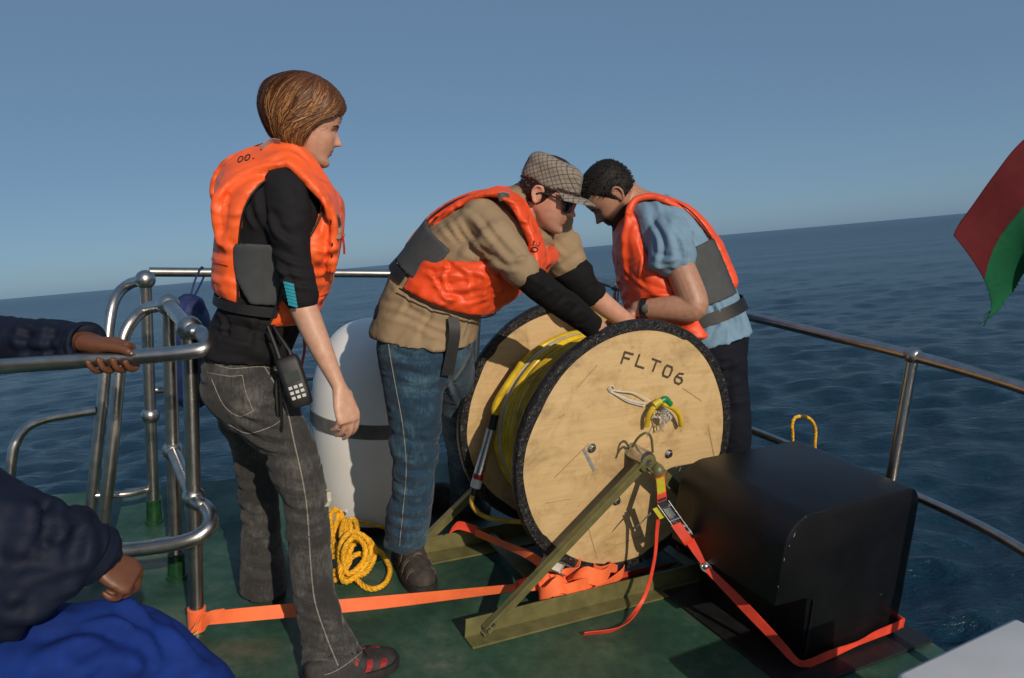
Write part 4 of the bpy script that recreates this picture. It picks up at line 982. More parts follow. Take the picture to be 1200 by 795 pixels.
def shoe(parent, heel, toe, up_m, sole_m, wd=1.0, ht=1.0, accent=None, lace='lace', lift=0.0):
    d = toe - heel; L = np.linalg.norm(d); d = d / L; s = np.array([d[1], -d[0], 0]); hz = lambda z: EZ * z
    st = [(0.0, .022, .070), (.04, .031, .082), (.15, .037, .092), (.30, .038, .100), (.42, .039, .090), (.55, .043, .072), (.70, .047, .058), (.84, .044, .050), (.94, .033, .042), (1.0, .014, .032)]
    q = spline([(x, w, h) for x, w, h in st], 26); a = np.linspace(0, 2 * np.pi, 24, endpoint=False); R = []
    base = heel + EZ * lift
    for x, w, h in q:
        ring = []
        for t in a:
            c, sn = math.cos(t), math.sin(t); ring.append(base + d * L * x + s * w * wd * math.copysign(abs(c) ** .7, c) + hz(.020 + (h * ht - .02) * (max(sn, 0) ** .8) if sn > 0 else .020 - .006 * abs(sn)))
        R.append(ring)
    mb = MB(); mb.rings(R); o = mb.build('shoe', M[up_m], parent, angle=60)
    R = []
    for x, w, h in q:
        xx = x * 1.03 - .012; tp = .026 + .006 * max(0, x - .8) * 4; ww = (w + .005) * wd
        R.append([base + d * L * xx + s * ww * m + hz(z) for m, z in ((-1, .002), (1, .002), (1.03, .014), (1, tp), (-1, tp), (-1.03, .014))])
    mb = MB(); mb.rings(R); mb.build('sole', M[sole_m], o, angle=50)
    for k, x in enumerate((.40, .48, .56, .64)):
        w = np.interp(x, q[:, 0], q[:, 1]) * .55 * wd; h = np.interp(x, q[:, 0], q[:, 2]) * ht
        MB().tube(spline([base + d * L * (x - .01) - s * w + hz(h * .86), base + d * L * x + hz(h + .004), base + d * L * (x + .012) + s * w + hz(h * .86)], 9), .0028, 6).build('lace', M[lace], o)
    if accent:
        for sd in (-1, 1):
            for x in (.50, .66, .82):
                w = np.interp(x, q[:, 0], q[:, 1]) * wd; h = np.interp(x, q[:, 0], q[:, 2]) * ht
                pts = spline([base + d * L * (x - .05) + s * sd * (w + .001) + hz(.030), base + d * L * (x - .02) + s * sd * (w * .93) + hz(.030 + (h - .03) * .55), base + d * L * x + s * sd * w * .62 + hz(h * .93)], 8)
                mb = MB(); mb.ribbon(pts, np.tile(d * .0085, (8, 1)), .003); mb.build('accent_panel', M[accent], o)
    return o

def strands(name, mat, parent, bvh, center, paths, rad, lift=(0.0, .004), n=11, seed=0, wave=.0, flat=True):
    # paths: rows of direction vectors (unit) from crown to tip; each strand hugs the shell, a little proud of it
    rg = np.random.default_rng(seed); V = []; F = []; A = []; nv = 0
    for k, D in enumerate(paths):
        D = spline(D, n); lf = rg.uniform(*lift); c = rg.random(); pts = []
        jit = rg.normal(0, wave, 3)
        for i, dv in enumerate(D):
            dv = nrm(dv + jit * (i / n)); hit = bvh.ray_cast(Vector(center + dv * .4), Vector(-dv), .4)
            if hit[0] is None: pts.append(pts[-1] + (pts[-1] - pts[-2]) if len(pts) > 1 else center + dv * .09); continue
            pts.append(np.array(hit[0]) + dv * (lf * math.sin(math.pi * min(1, .15 + i / n)) + .0006))
        p = np.array(pts); T = np.gradient(p, axis=0); O = p - center; W = np.cross(T, O); W /= np.linalg.norm(W, axis=1)[:, None] + 1e-9
        tw = rad * rg.uniform(.6, 1.3) * np.sin(np.linspace(.5, np.pi - .12, n)) ** .6; Nn = nrm(O.mean(0)) * rad * .4
        ring = np.stack([p + W * tw[:, None], p + Nn, p - W * tw[:, None]], 1)
        V.append(ring.reshape(-1, 3))
        for i in range(n - 1):
            a, b = nv + i * 3, nv + i * 3 + 3; F += [(a, a + 1, b + 1, b), (a + 1, a + 2, b + 2, b + 1)]
        nv += 3 * n; A += [c] * (3 * n)
    me = bpy.data.meshes.new(name); me.from_pydata(np.vstack(V).tolist(), [], F); me.update()
    at = me.attributes.new('strand', 'FLOAT', 'POINT'); at.data.foreach_set('value', np.array(A, np.float32)); me.materials.append(mat)
    me.polygons.foreach_set('use_smooth', [True] * len(me.polygons))
    o = bpy.data.objects.new(name, me); COL.objects.link(o); o.parent = parent; o.matrix_parent_inverse = parent.matrix_world.inverted(); return o

def shell_attr(me, val):
    at = me.attributes.new('strand', 'FLOAT', 'POINT'); at.data.foreach_set('value', np.full(len(me.vertices), val, np.float32))
def bvh_of(me): return BVHTree.FromPolygons([v.co[:] for v in me.vertices], [p.vertices[:] for p in me.polygons])

def short_hair(h, parent, mat, zlow, grow, count, ln, seed, nm='hair', front=60, ztop=128):
    # close-cropped hair: cap shell over the skull plus many short tufts standing off it
    th = np.linspace(0, 2 * np.pi, 72, endpoint=False); mb = MB(); R = []
    def low(t):            # hairline: high in front, temples, low at the nape
        c = math.cos(t); return front if c > .55 else (zlow if c < -.3 else zlow + (front - zlow) * hsm(c, -.3, .55) ** 1.5)
    for v in np.linspace(0, 1, 26):
        ring = []
        for t in th:
            z = low(t) + (129 - low(t)) * v; g = grow * min(1, .25 + v * 5); x, y = h.surf(np.array([t]), z, g); ring.append(h.w([x[0], y[0], z + (grow if v > .8 else 0)]))
        R.append(ring)
    mb.rings(R); me = mb.mesh(nm); shell_attr(me, .25); o = link(me, nm, M[mat], parent, angle=180)
    rg = np.random.default_rng(seed); V = []; F = []; A = []; n = 0
    for _ in range(count):
        t = rg.uniform(0, 2 * np.pi); v = rg.random() ** .8; z = low(t) + (max(ztop, low(t) + 4) - low(t)) * v
        x, y = h.surf(np.array([t]), z, grow * .8); p = h.w([x[0], y[0], z]); out = nrm(p - h.w([0, 0, 30])); tang = nrm(np.cross(out, rg.normal(size=3)))
        flow = nrm(out * .55 + h.f * (.5 if z > 60 else -.1) - h.u * (.0 if z > 60 else .5) + tang * .45); w = np.cross(flow, out); w = nrm(w) * .0016; l = ln * rg.uniform(.6, 1.3)
        V += [p - w, p + w, p + flow * l * .6 + w * .7 + out * l * .1, p + flow * l, p + flow * l * .6 - w * .7 + out * l * .1]; F += [(n, n + 1, n + 2, n + 3, n + 4)]; n += 5; A += [rg.random()] * 5
    me = bpy.data.meshes.new('hair_tufts'); me.from_pydata([list(map(float, q)) for q in V], [], F); me.update()
    at = me.attributes.new('strand', 'FLOAT', 'POINT'); at.data.foreach_set('value', np.array(A, np.float32)); me.materials.append(M[mat])
    q = bpy.data.objects.new('hair_tufts', me); COL.objects.link(q); q.parent = o; q.matrix_parent_inverse = o.matrix_world.inverted()
    q['kind'] = 'stuff'
    return o

PI = math.pi
def fold_lines(me, lines, amp=.007, width=.010):
    # press folds into a cloth mesh: each line is a crest with a trough beside it, tapering at its ends
    bv = bvh_of(me); nv = len(me.vertices); co = np.empty(nv * 3); me.vertices.foreach_get('co', co); co = co.reshape(-1, 3); no = np.empty(nv * 3); me.vertices.foreach_get('normal', no); no = no.reshape(-1, 3)
    disp = np.zeros(nv); rg = np.random.default_rng(len(lines))
    for L in lines:
        k = 1.0
        if isinstance(L[0], (int, float)): k, L = L[0], L[1:]
        pts = []
        for x, y in spline([(x, y, 0) for x, y in L], 14)[:, :2]:
            r = nrm(ray(x, y)); hit = bv.ray_cast(Vector(CAM), Vector(r), 9)
            if hit[0] is not None: pts.append(np.array(hit[0]))
        if len(pts) < 4: continue
        p = np.array(pts); c = p.mean(0); rad = np.linalg.norm(p - c, axis=1).max() + .06; near = np.where(((co - c) ** 2).sum(1) < rad * rad)[0]; q = co[near]
        best = np.full(len(near), 9.0); sgn = np.zeros(len(near)); par = np.zeros(len(near))
        for i in range(len(p) - 1):
            d = p[i + 1] - p[i]; l2 = d @ d + 1e-12; t = np.clip(((q - p[i]) @ d) / l2, 0, 1); v = q - (p[i] + t[:, None] * d); dist = np.linalg.norm(v, axis=1); m = dist < best
            side = (np.cross(d, v) * no[near]).sum(1); best[m] = dist[m]; sgn[m] = np.sign(side[m]); par[m] = ((i + t) / (len(p) - 1))[m]
        tp = np.sin(np.pi * np.clip(par, 0, 1)) ** .6; w = width * rg.uniform(.8, 1.25); x = best * sgn
        disp[near] += amp * k * tp * (np.exp(-(x / w) ** 2) - .75 * np.exp(-((x - 1.7 * w) / (w * .9)) ** 2))
    co = co + no * disp[:, None]; me.vertices.foreach_set('co', co.ravel()); me.update()
def vest_trim(top, parent, mat='webbing', r=.0028, sides=(True, True)):
    for k, on in zip((0, -1), sides):
        if on: MB().tube(spline(top[::2, k], 40), r, 6).build('edge_binding', M[mat], parent)
def letters_on(parent, txt, O, X, Y, size, mat='webbing', bv=None):     # printed marks as thin raised strokes
    G2 = {'O': [(.5 + .5 * math.cos(t), .5 + .5 * math.sin(t)) for t in np.linspace(0, 2 * PI, 15)], 'S': [(.95, .85), (.7, 1), (.3, 1), (.05, .8), (.2, .58), (.8, .42), (.95, .2), (.7, 0), (.3, 0), (.05, .15)],
          'D': [(0, 0), (0, 1), (.5, 1), (.95, .75), (.95, .25), (.5, 0), (0, 0)], 'C': [(.9, .85), (.5, 1), (.1, .8), (0, .5), (.1, .2), (.5, 0), (.9, .15)], '.': [(.3, 0), (.42, .08), (.55, .0)], 'E': [(.9, 1), (0, 1), (0, .5), (.7, .5), (0, .5), (0, 0), (.9, 0)]}
    N = nrm(np.cross(X, Y))
    for k, c in enumerate(txt):
        if c == ' ': continue
        pts = np.array([O + X * size * (k * 1.15 + a * .8) + Y * size * b for a, b in G2[c]]); N = -nrm(ray(600, 300)) if bv is not None else N
        if bv is not None:
            q = []
            for p in pts:
                r = nrm(p - CAM); hit = bv.ray_cast(Vector(CAM), Vector(r), 9); q.append(np.array(hit[0]) - r * .0015 if hit[0] is not None and abs(np.linalg.norm(np.array(hit[0]) - p)) < .2 else p)
            pts = np.array(q)
        T = np.gradient(pts, axis=0); T /= np.linalg.norm(T, axis=1)[:, None] + 1e-9
        mb = MB(); mb.ribbon(pts, np.cross(N, T) * size * .12, .0012); mb.build('printed_mark', M[mat], parent, angle=180)

# ------------------------------------------------------------------ woman standing on the left
def build_woman():
    global LEAN
    LEAN = ([120, 560, 700], [-.21, -.04, 0.0]); D = 2.20
    t = thing('person', G(352, 745), 'standing person with bobbed brown hair, orange vest and grey jeans', 'person')
    tor = Torso([(237, 404, 336, 418, D, .02, .172), (247, 380, 346, 392, D, .02, .156), (261, 350, 362, 362, D, .02, .148), (264, 312, 378, 318, D, .02, .155), (268, 272, 388, 276, D, .02, .170), (274, 240, 388, 244, D, .02, .180), (288, 216, 380, 222, D, .02, .165), (312, 196, 366, 204, D, .02, .105)], [.25, -.97, 0])
    right = np.array([.25, -.97, 0])
    # body: head, neck, arms, hands and torso in one skin
    h = Head(P(355.5, 149, 2.20), nrm([math.cos(.25), .26, -math.sin(.25)]), [0, 0, 1], .93, True, .92, .94)
    mb = MB(); h.add(mb)
    mb.limb(np.array([row(352, 150, D, 22), row(346, 178, D, 22), row(340, 205, D, 26), row(335, 225, D, 34)]), 16)
    tor.solid(mb, -.024)
    ra = [row(336, 232, 2.055, 23), row(341, 290, 2.03, 18), row(350, 343, 2.01, 16.5), row(363, 378, 2.00, 15.5), row(378, 412, 1.99, 12.8), row(391, 440, 1.985, 9.6), row(398.5, 456, 1.98, 8.2)]
    mb.limb(np.array(ra), 40)
    hand(mb, P(398.5, 456, 1.98), P(409, 492, 1.965) - P(398.5, 456, 1.98), [-.75, .55, -.2], [.55, .75, .1], .88, curl=(30, 22, 16), spread=.03, thumb=(.95, .25, .45), thumb_curl=12)
    la = [row(330, 232, 2.35, 24), row(325, 290, 2.37, 18), row(322, 340, 2.38, 16), row(318, 375, 2.38, 14), row(312, 400, 2.36, 10)]
    mb.limb(np.array(la), 30); hand(mb, P(312, 400, 2.36), [.05, -.1, -1], [0, -1, 0], [.9, 0, .3], .95)
    me, co = remeshed(mb, .0038, 2); cols = h.tint(co, (.80, .50, .48), 0, .25); q = h.local(co)
    add_tint(me, cols); body = link(me, 'body', M['skin_fair'], t, angle=180)
    h.eyes(t); h.brows(t, 'hair_brown', .0030)
    # bobbed hair: a dark under-shell, then strands combed over it from a side parting
    HR = np.array([(-80, 34, -36, 48), (-62, 40, -62, 60), (-42, 46, -86, 71), (-20, 52, -105, 80), (0, 60, -118, 86), (20, 74, -126, 90), (45, 90, -129, 92), (65, 98, -128, 93), (85, 98, -121, 91), (105, 86, -106, 83), (124, 63, -84, 67), (138, 36, -58, 46), (147, 8, -24, 16)], float)
    def hs(th, z, off=0.0):
        xf, xb, w = (np.interp(z, HR[:, 0], HR[:, k]) for k in (1, 2, 3)); xm, hx = (xf + xb) / 2, (xf - xb) / 2 + off; c, sn = np.cos(th), np.sin(th)
        return np.stack([xm + hx * np.sign(c) * np.abs(c) ** .9, (w + off) * np.sign(sn) * np.abs(sn) ** .9, z + 0 * c + (off if np.ndim(z) == 0 and z > 120 else 0)], -1)
    def low(th):
        return np.interp(np.abs((th + PI) % (2 * PI) - PI), [0, .62, .95, 1.12, 1.3, 1.6, 2.3, PI], [66, 62, 34, -10, -70, -62, -52, -50])
    tt = np.linspace(0, 2 * PI, 90, endpoint=False); lo = low(tt); R = []
    for v in np.linspace(0, 1, 34):
        z = lo + (146 - lo) * v; R.append(h.w(hs(tt, z, -7.0)))
    mb = MB(); mb.rings(R); me = mb.mesh('hair'); shell_attr(me, .10); hair = link(me, 'hair', M['hair_brown'], t, angle=180)
    rg = np.random.default_rng(21); V = []; F = []; A = []; nv = 0; n = 14
    for k in range(4200):
        sd = 1 if rg.random() < .5 else -1; u = np.linspace(0, 1, n)
        if rg.random() < .45:       # front hair swept from the parting back over the temple
            a0 = rg.uniform(.0, .75); z0 = rg.uniform(76, 142); a1 = rg.uniform(1.15, 2.1)
        else:
            a0 = rg.uniform(.6, PI); z0 = rg.uniform(116, 146); a1 = min(PI, a0 * .72 + rg.uniform(.55, 1.0))
        a = a0 + (a1 - a0) * (u ** .8); zl = low(np.array([a1]))[0] + rg.normal(0, 11); z = z0 + (zl - z0) * u ** 1.15
        z = np.maximum(z, low(a) - 4 + 0 * z)
        cl = noise3(np.stack([a * 5.5 * np.ones(n), z * .012 + sd * 7, np.full(n, 3.0)], 1)); th = sd * (a + .10 * cl)
        off = 9.0 * cl + rg.uniform(-4, 3.5); off = off * np.sin(PI * np.clip(.10 + u * .9, 0, 1)) ** .5
        if rg.random() < .20: off = off + 10 * u ** 2 * rg.random() ** 2; z = z - 12 * u ** 3 * rg.random(); th = th + sd * .14 * rg.normal() * u ** 2
        p = h.w(hs(th, z, off)); T = np.gradient(p, axis=0); O = p - h.O; W = np.cross(T, O); W /= np.linalg.norm(W, axis=1)[:, None] + 1e-9
        tw = .0013 * rg.uniform(.6, 1.4) * np.sin(np.linspace(.6, PI - .10, n)) ** .7; N = O / np.linalg.norm(O, axis=1)[:, None] * .0006
        V.append(np.stack([p + W * tw[:, None], p + N, p - W * tw[:, None]], 1).reshape(-1, 3))
        for i in range(n - 1):
            q, r = nv + i * 3, nv + i * 3 + 3; F += [(q, q + 1, r + 1, r), (q + 1, q + 2, r + 2, r + 1)]
        nv += 3 * n; base = np.clip(.50 + .75 * noise3(np.array([[a1 * 7, sd * 3.0, 1.0 + a0 * 2]]))[0] + rg.uniform(-.2, .3), 0, 1)
        root = np.clip(.45 + u * 1.2, 0, 1) * (1.0 if a1 < 2.4 else .6); A.append(np.repeat(base * root, 3))
    me = bpy.data.meshes.new('strands'); me.from_pydata(np.vstack(V).tolist(), [], F); me.update()
    at = me.attributes.new('strand', 'FLOAT', 'POINT'); at.data.foreach_set('value', np.concatenate(A).astype(np.float32)); me.materials.append(M['hair_brown'])
    me.polygons.foreach_set('use_smooth', [True] * len(me.polygons))
    q = bpy.data.objects.new('strands', me); COL.objects.link(q); q.parent = hair; q.matrix_parent_inverse = hair.matrix_world.inverted(); q['kind'] = 'stuff'
    mb = MB()
    for k in range(150):         # flyaway hairs lifting off the outline
        sd = 1 if rg.random() < .5 else -1; a0 = rg.uniform(.3, PI); z0 = rg.uniform(10, 140); u = np.linspace(0, 1, 9); a = a0 + rg.normal(0, .25) * u; z = z0 - rg.uniform(10, 55) * u; z = np.clip(z, -60, 146)
        off = 1 + rg.uniform(2, 11) * np.sin(u * rg.uniform(1.6, 3.0)) + rg.normal(0, .6, 9).cumsum() * .3
        mb.tube(h.w(hs(sd * a, z, off)), .00022, 4)
    me = mb.mesh('flyaway'); shell_attr(me, .3); q = link(me, 'flyaway_hair', M['hair_brown'], hair); q['kind'] = 'stuff'
    # top
    mb = MB(); tor.solid(mb, 0.004)
    mb.limb(np.array([row(331, 219, 2.09, 25), row(337, 240, 2.045, 27), row(341, 290, 2.03, 23), row(348, 325, 2.01, 21.5), row(352.5, 347, 2.005, 21.5)]), 30, flat=1.0)
    mb.limb(np.array([row(331, 222, 2.32, 25), row(330, 240, 2.35, 26), row(325, 290, 2.37, 22), row(322, 338, 2.38, 20)]), 24)
    mb.limb(np.array([row(344, 186, D, 25), row(338, 205, D, 31), row(334, 222, D, 40)]), 10)
    me, co = remeshed(mb, .0065, 2, folds(.0070, 15, .28, 3.1, axis=[.2, 0, 1], hot=[(P(345, 325, 2.0), .06, .9), (P(290, 395, 2.1), .12, 1.0), (P(325, 240, 2.05), .05, .6)])); fold_lines(me, [[(300, 214), (304, 250), (318, 276)], [(318, 296), (340, 308), (362, 314)], [(320, 312), (343, 322), (366, 326)], [(326, 328), (348, 336), (370, 338)], [(322, 304), (335, 325), (338, 348)], [(314, 250), (325, 275), (345, 290)], [(238, 366), (270, 368), (300, 376), (332, 384)], [(240, 380), (275, 388), (310, 396), (336, 400)], [(238, 394), (262, 398), (300, 408)], [(300, 362), (297, 384), (290, 408)], [(252, 360), (262, 380), (258, 402)], [(330, 376), (328, 396), (322, 414)], [(285, 230), (292, 255), (300, 270)]], .0085, .008); link(me, 'shirt', M['black_shirt'], t, angle=180)
    # printed cuff patch
    p = lambda x, y: P(x, y, 1.955); mb = MB()
    for k in range(7):
        y = 333 + k * 4.1; x0, x1 = 332.5 + k * .9, 344.5 + k * .7
        mb = MB(); mb.ribbon(spline([P(x0, y - 1.6, 1.957), P((x0 + x1) / 2, y, 1.9535), P(x1, y + 1.6, 1.952)], 6), np.tile(EZ * .0034, (6, 1)), .001); mb.build('cuff_stripe', M['teal_print'], t)
    # jeans
    mb = MB()
    tj = Torso([(266, 492, 346, 480, D, .02, .155), (246, 468, 343, 462, D, .02, .172), (237, 440, 337, 442, D, .02, .176), (239, 418, 334, 428, D, .02, .170), (241, 404, 336, 416, D, .02, .162)], right); tj.solid(mb)
    near = [row(294, 455, 2.10, 43), row(315, 490, 2.09, 38), row(338, 522, 2.09, 31), row(352, 560, 2.09, 28), row(359, 592, 2.09, 26), row(362, 630, 2.09, 25), row(365, 668, 2.09, 25), row(370, 705, 2.10, 24.5), row(378, 738, 2.10, 28), row(388, 770, 2.10, 35), row(394, 788, 2.10, 39), row(398, 800, 2.10, 41)]
    mb.tube(spline(near, 46)[:, :3], spline(near, 46)[:, 3], 26)
    farl = [row(288, 455, 2.30, 40), row(292, 490, 2.31, 33), row(298, 530, 2.33, 25), row(303, 580, 2.36, 23), row(306, 630, 2.39, 23.5), row(308, 665, 2.41, 26), row(309, 688, 2.43, 28)]
    mb.tube(spline(farl, 40)[:, :3], spline(farl, 40)[:, 3], 26)
    me, co = remeshed(mb, .0065, 2, folds(.0065, 14, .28, 8.3, hot=[(P(330, 510, 2.0), .09, 1.0), (P(360, 600, 2.05), .08, 1.0), (P(375, 740, 2.05), .10, 1.3), (P(300, 600, 2.3), .1, 1.0), (P(275, 470, 2.1), .08, .8)])); fold_lines(me, [[(322, 562), (345, 574), (380, 570)], [(330, 584), (352, 594), (385, 590)], [(334, 604), (356, 612), (384, 608)], [(334, 626), (355, 630), (380, 624)], [(338, 650), (358, 656), (384, 648)], [(262, 468), (292, 486), (334, 494)], [(268, 486), (300, 505), (345, 514)], [(280, 505), (312, 524), (352, 532)], [(296, 530), (322, 545), (360, 550)], [(342, 692), (364, 704), (388, 706)], [(343, 712), (368, 726), (396, 730)], [(346, 730), (374, 744), (404, 746)], [(350, 748), (382, 760), (416, 758)], [(352, 766), (386, 774), (424, 770)], [(276, 560), (290, 572), (318, 568)], [(280, 590), (300, 600), (322, 594)], [(282, 620), (302, 628), (326, 622)], [(282, 650), (304, 660), (330, 652)], [(284, 668), (306, 678), (332, 672)], [(330, 440), (318, 455), (300, 462)], [(332, 455), (322, 470), (300, 478)]], .0085, .009); link(me, 'jeans', M['jeans_grey'], t, angle=180)
    bj = bvh_of(me)
    def onto(pts, off=.0015, n=40):     # lay a line seen from here onto the cloth
        out = []
        for x, y in spline([(x, y, 0) for x, y in pts], n)[:, :2]:
            r = nrm(ray(x, y)); hit = bj.ray_cast(Vector(CAM), Vector(r), 6)
            if hit[0] is not None: out.append(np.array(hit[0]) - r * off)
        return np.array(out)
    def seam(pts, nm='seam', r=.0014, mt='stitch', n=110):
        q = onto(pts, .0010, n)
        if len(q) > 3: MB().tube(q, r, 5).build(nm, M[mt], t)
    seam([(302, 418), (322, 450), (336, 480), (345, 520), (354, 560), (360, 600), (364, 660), (369, 705), (382, 745), (396, 780)], r=.0019)
    for pk in ([(243, 437), (268, 441), (284, 440)], [(284, 440), (288, 460), (297, 482)], [(248, 445), (262, 475), (280, 488), (297, 482)], [(268, 498), (290, 508), (318, 500), (330, 492)], [(244, 424), (270, 432), (306, 430), (332, 436)], [(352, 795), (390, 788), (424, 764), (432, 752)]): seam(pk, 'seam', .0011)
    q = onto([(382, 574), (385, 584), (381, 594)], .002, 7); mb = MB(); mb.ribbon(q, np.tile(np.array([.010, 0, .002]), (len(q), 1)), .001); mb.build('torn_patch', M['tie'], t)
    # shoes
    toe = G(463, 776); dr = nrm(toe - G(380, 800)); shoe(t, toe - dr * .255, toe, 'shoe_grey', 'sole', .98, .88, 'shoe_red', 'webbing')
    toe = G(318, 706); dr = nrm([.45, -.88, 0]); shoe(t, toe - dr * .262, toe, 'shoe_grey', 'sole', 1.05, .95, 'shoe_red', 'webbing')
    # life vest
    v = thing('life_vest', P(320, 350, D), '', ''); del v['label']; del v['category']; v.parent = t; v.matrix_parent_inverse = t.matrix_world.inverted()
    mb = MB()
    b = tor.slab(mb, lambda x: PI - 1.18 + .10 * math.sin(x * PI), lambda x: PI + 1.18 - .10 * math.sin(x * PI), .325, .98, .004, .028)
    f = tor.slab(mb, lambda x: -1.30 + .62 * hsm(x, .28, .85), lambda x: 1.30 - .62 * hsm(x, .28, .85), .235, .93, .006, .034)
    pads = []
    for sg in (-1, 1):
        dz = D + sg * .105
        p, w = strap_pad(mb, [(266, 290, dz + sg * .005, .050), (258, 255, dz + sg * .005, .058), (257, 226, dz, .062), (272, 203, dz - sg * .005, .062), (302, 188, dz - sg * .012, .060), (332, 181, dz - sg * .014, .058), (350, 188, dz - sg * .014, .055), (370, 211, dz - sg * .005, .050), (388, 240, dz, .048), (391, 280, D + sg * .092, .040), (388, 318, D + sg * .080, .030)], right + EZ * .62 * sg, .012); pads.append((p, w))
    strap_pad(mb, [(286, 200, D, .08), (306, 184, D, .08), (322, 174, D, .07)], right, .012)
    me, co = remeshed(mb, .0065, 2, folds(.0030, 15, .3, 1.7, hot=[(P(385, 350, 2.1), .08, 1.0), (P(385, 230, 2.1), .06, 1.0)])); fold_lines(me, [[(352, 350), (368, 354), (384, 346)], [(362, 334), (380, 332), (398, 322)], [(356, 316), (372, 322), (386, 318)], [(372, 222), (383, 245), (384, 270)], [(364, 228), (378, 255), (376, 282)], [(366, 290), (380, 296), (398, 290)], [(368, 304), (384, 308), (398, 304)], [(249, 300), (258, 306), (268, 302)], [(248, 325), (258, 330), (268, 324)], [(250, 275), (260, 280), (270, 272)], [(256, 222), (262, 245), (258, 265)], [(270, 208), (300, 196), (335, 192)], [(340, 300), (352, 320), (350, 345)], [(322, 330), (335, 345), (340, 360)], [(330, 300), (322, 330), (310, 350)]], .0055, .008); bvp = bvh_of(me); o = link(me, 'panel', M['vest'], v, angle=180)
    for A_, on in ((b, (1, 1)), (f, (1, 1))):
        vest_trim(A_, v)
    p, w = pads[0]; T = np.gradient(p, axis=0); T /= np.linalg.norm(T, axis=1)[:, None]; rt = nrm(right - EZ * .62); W = rt - T * (T @ rt)[:, None]
    e = p + W * (w * .97)[:, None] + np.cross(T, W) * .004; MB().tube(e, .0028, 6).build('edge_binding', M['webbing'], v)
    for sg in (1, -1):
        mb = MB(); tor.slab(mb, lambda x: sg * (1.30 - .28 * math.sin(min(x * 1.25, 1) * PI / 2)), lambda x: sg * (1.72 + .40 * math.sin(min(x * 1.25, 1) * PI / 2)), .335, .60, .011, .023, 16, 14, False)
        me, _ = remeshed(mb, .006, 1); link(me, 'side_panel', M['neoprene'], v, angle=180)
    tor.band(.305, .024, .018, 'belt', 'webbing', v, th_=.004)
    for tt_, o_ in ((.38, .036), (.62, .036)):
        th = np.linspace(-1.15, 1.15, 40) * (1 if tt_ < .5 else .55); MB().tube(tor.pt(th, np.full(40, tt_), o_), .0013, 5).build('seam', M['vest_red'], v)
    th = np.linspace(PI - 1.0, PI + 1.0, 40); MB().tube(tor.pt(th, np.full(40, .5), .030), .0013, 5).build('seam', M['vest_red'], v)
    # reflective patches and zip pull
    def patch(pts, W, nm, mt): 
        q = spline(pts, 8)
        for i in range(8):
            r = nrm(q[i] - CAM); hit = bvp.ray_cast(Vector(CAM), Vector(r), 9)
            if hit[0] is not None and np.linalg.norm(np.array(hit[0]) - q[i]) < .2: q[i] = np.array(hit[0]) - r * .003
        mb = MB(); mb.ribbon(q, np.tile(np.array(W), (8, 1)), .0015); mb.build(nm, M[mt], v)
    patch([P(394, 250, 2.145), P(397, 265, 2.14), P(395, 280, 2.14)], [.008, -.004, 0], 'reflective_patch', 'reflect')
    patch([P(307, 176, 2.10), P(318, 168, 2.11), P(329, 168.5, 2.12)], np.array([0, -.012, .010]), 'reflective_patch', 'reflect')
    MB().tube(spline([P(401.5, 277, 2.16), P(403, 287, 2.155), P(403.5, 298, 2.155)], 8), .0028, 6).build('zip_pull', M['red_tape'], v)
    X = nrm(P(300, 187, 2.06) - P(279, 187, 2.07)); letters_on(v, 'OO.', P(278, 191, 2.045), nrm(X + EZ * .22), nrm(EZ * .8 + np.array([0, .6, 0])), .017, bv=bvp)
    # straps hanging from the vest
    MB().tube(spline([P(313, 362, 2.09), P(322, 385, 2.05), P(335, 405, 2.03), P(348, 425, 2.02)], 12), .0045, 6).build('webbing_strap', M['webbing'], v)
    MB().tube(spline([P(356, 392, 2.12), P(357, 410, 2.10), P(353, 430, 2.08)], 10), .004, 6).build('webbing_strap', M['red_tape'], v)
    # handheld radio hanging at the hip
    c = P(345, 447, 2.00); r = thing('handheld_radio', c, 'black handheld radio hanging on a cord at the hip of the grey jeans', 'radio')
    ay = nrm(P(337, 424, 2.00) - P(354, 474, 1.985)); n = nrm(np.array([.25, -.95, .1])); ax = nrm(np.cross(ay, n)); n = np.cross(ax, ay); 
    a = np.linspace(0, 2 * PI, 24, endpoint=False); R = []
    for y, w, dd in [(-.066, .020, .012), (-.062, .027, .016), (-.03, .029, .018), (.01, .030, .019), (.045, .030, .019), (.060, .028, .017), (.065, .022, .012)]:
        R.append([c + ay * y + ax * w * math.copysign(abs(math.cos(x)) ** .45, math.cos(x)) + n * dd * math.copysign(abs(math.sin(x)) ** .5, math.sin(x)) for x in a])
    mb = MB(); mb.rings(R); mb.build('case', M['black'], r, angle=50)
    MB().tube([c + ay * .06 - ax * .016, c + ay * .092 - ax * .016, c + ay * .15 - ax * .018], [.007, .006, .004], 10).build('antenna', M['black'], r)
    MB().disc_prism(c + ay * .064 + ax * .012, ay, .006, .010, 10).build('knob', M['black'], r)
    MB().box(c + ay * .012 + n * .0185, ax * .018, ay * .013, n * .0012).build('screen', M['screen'], r, smooth=False)
    for i in range(3):
        for j in range(3): MB().box(c - ay * (.014 + .013 * i) + ax * (.013 * (j - 1)) + n * .0185, ax * .0045, ay * .004, n * .0016).build('key', M['key'], r, smooth=False, bevel=.0006)
    MB().tube(spline([c + ay * .066 - ax * .02, P(330, 430, 2.02), P(324, 450, 2.02), P(325, 480, 2.02), P(327, 508, 2.03), P(330, 500, 2.02), P(329, 460, 2.01), c + ay * .02 - ax * .03], 34), .0042, 6).build('wrist_strap', M['webbing'], r)
build_woman()
LEAN = None

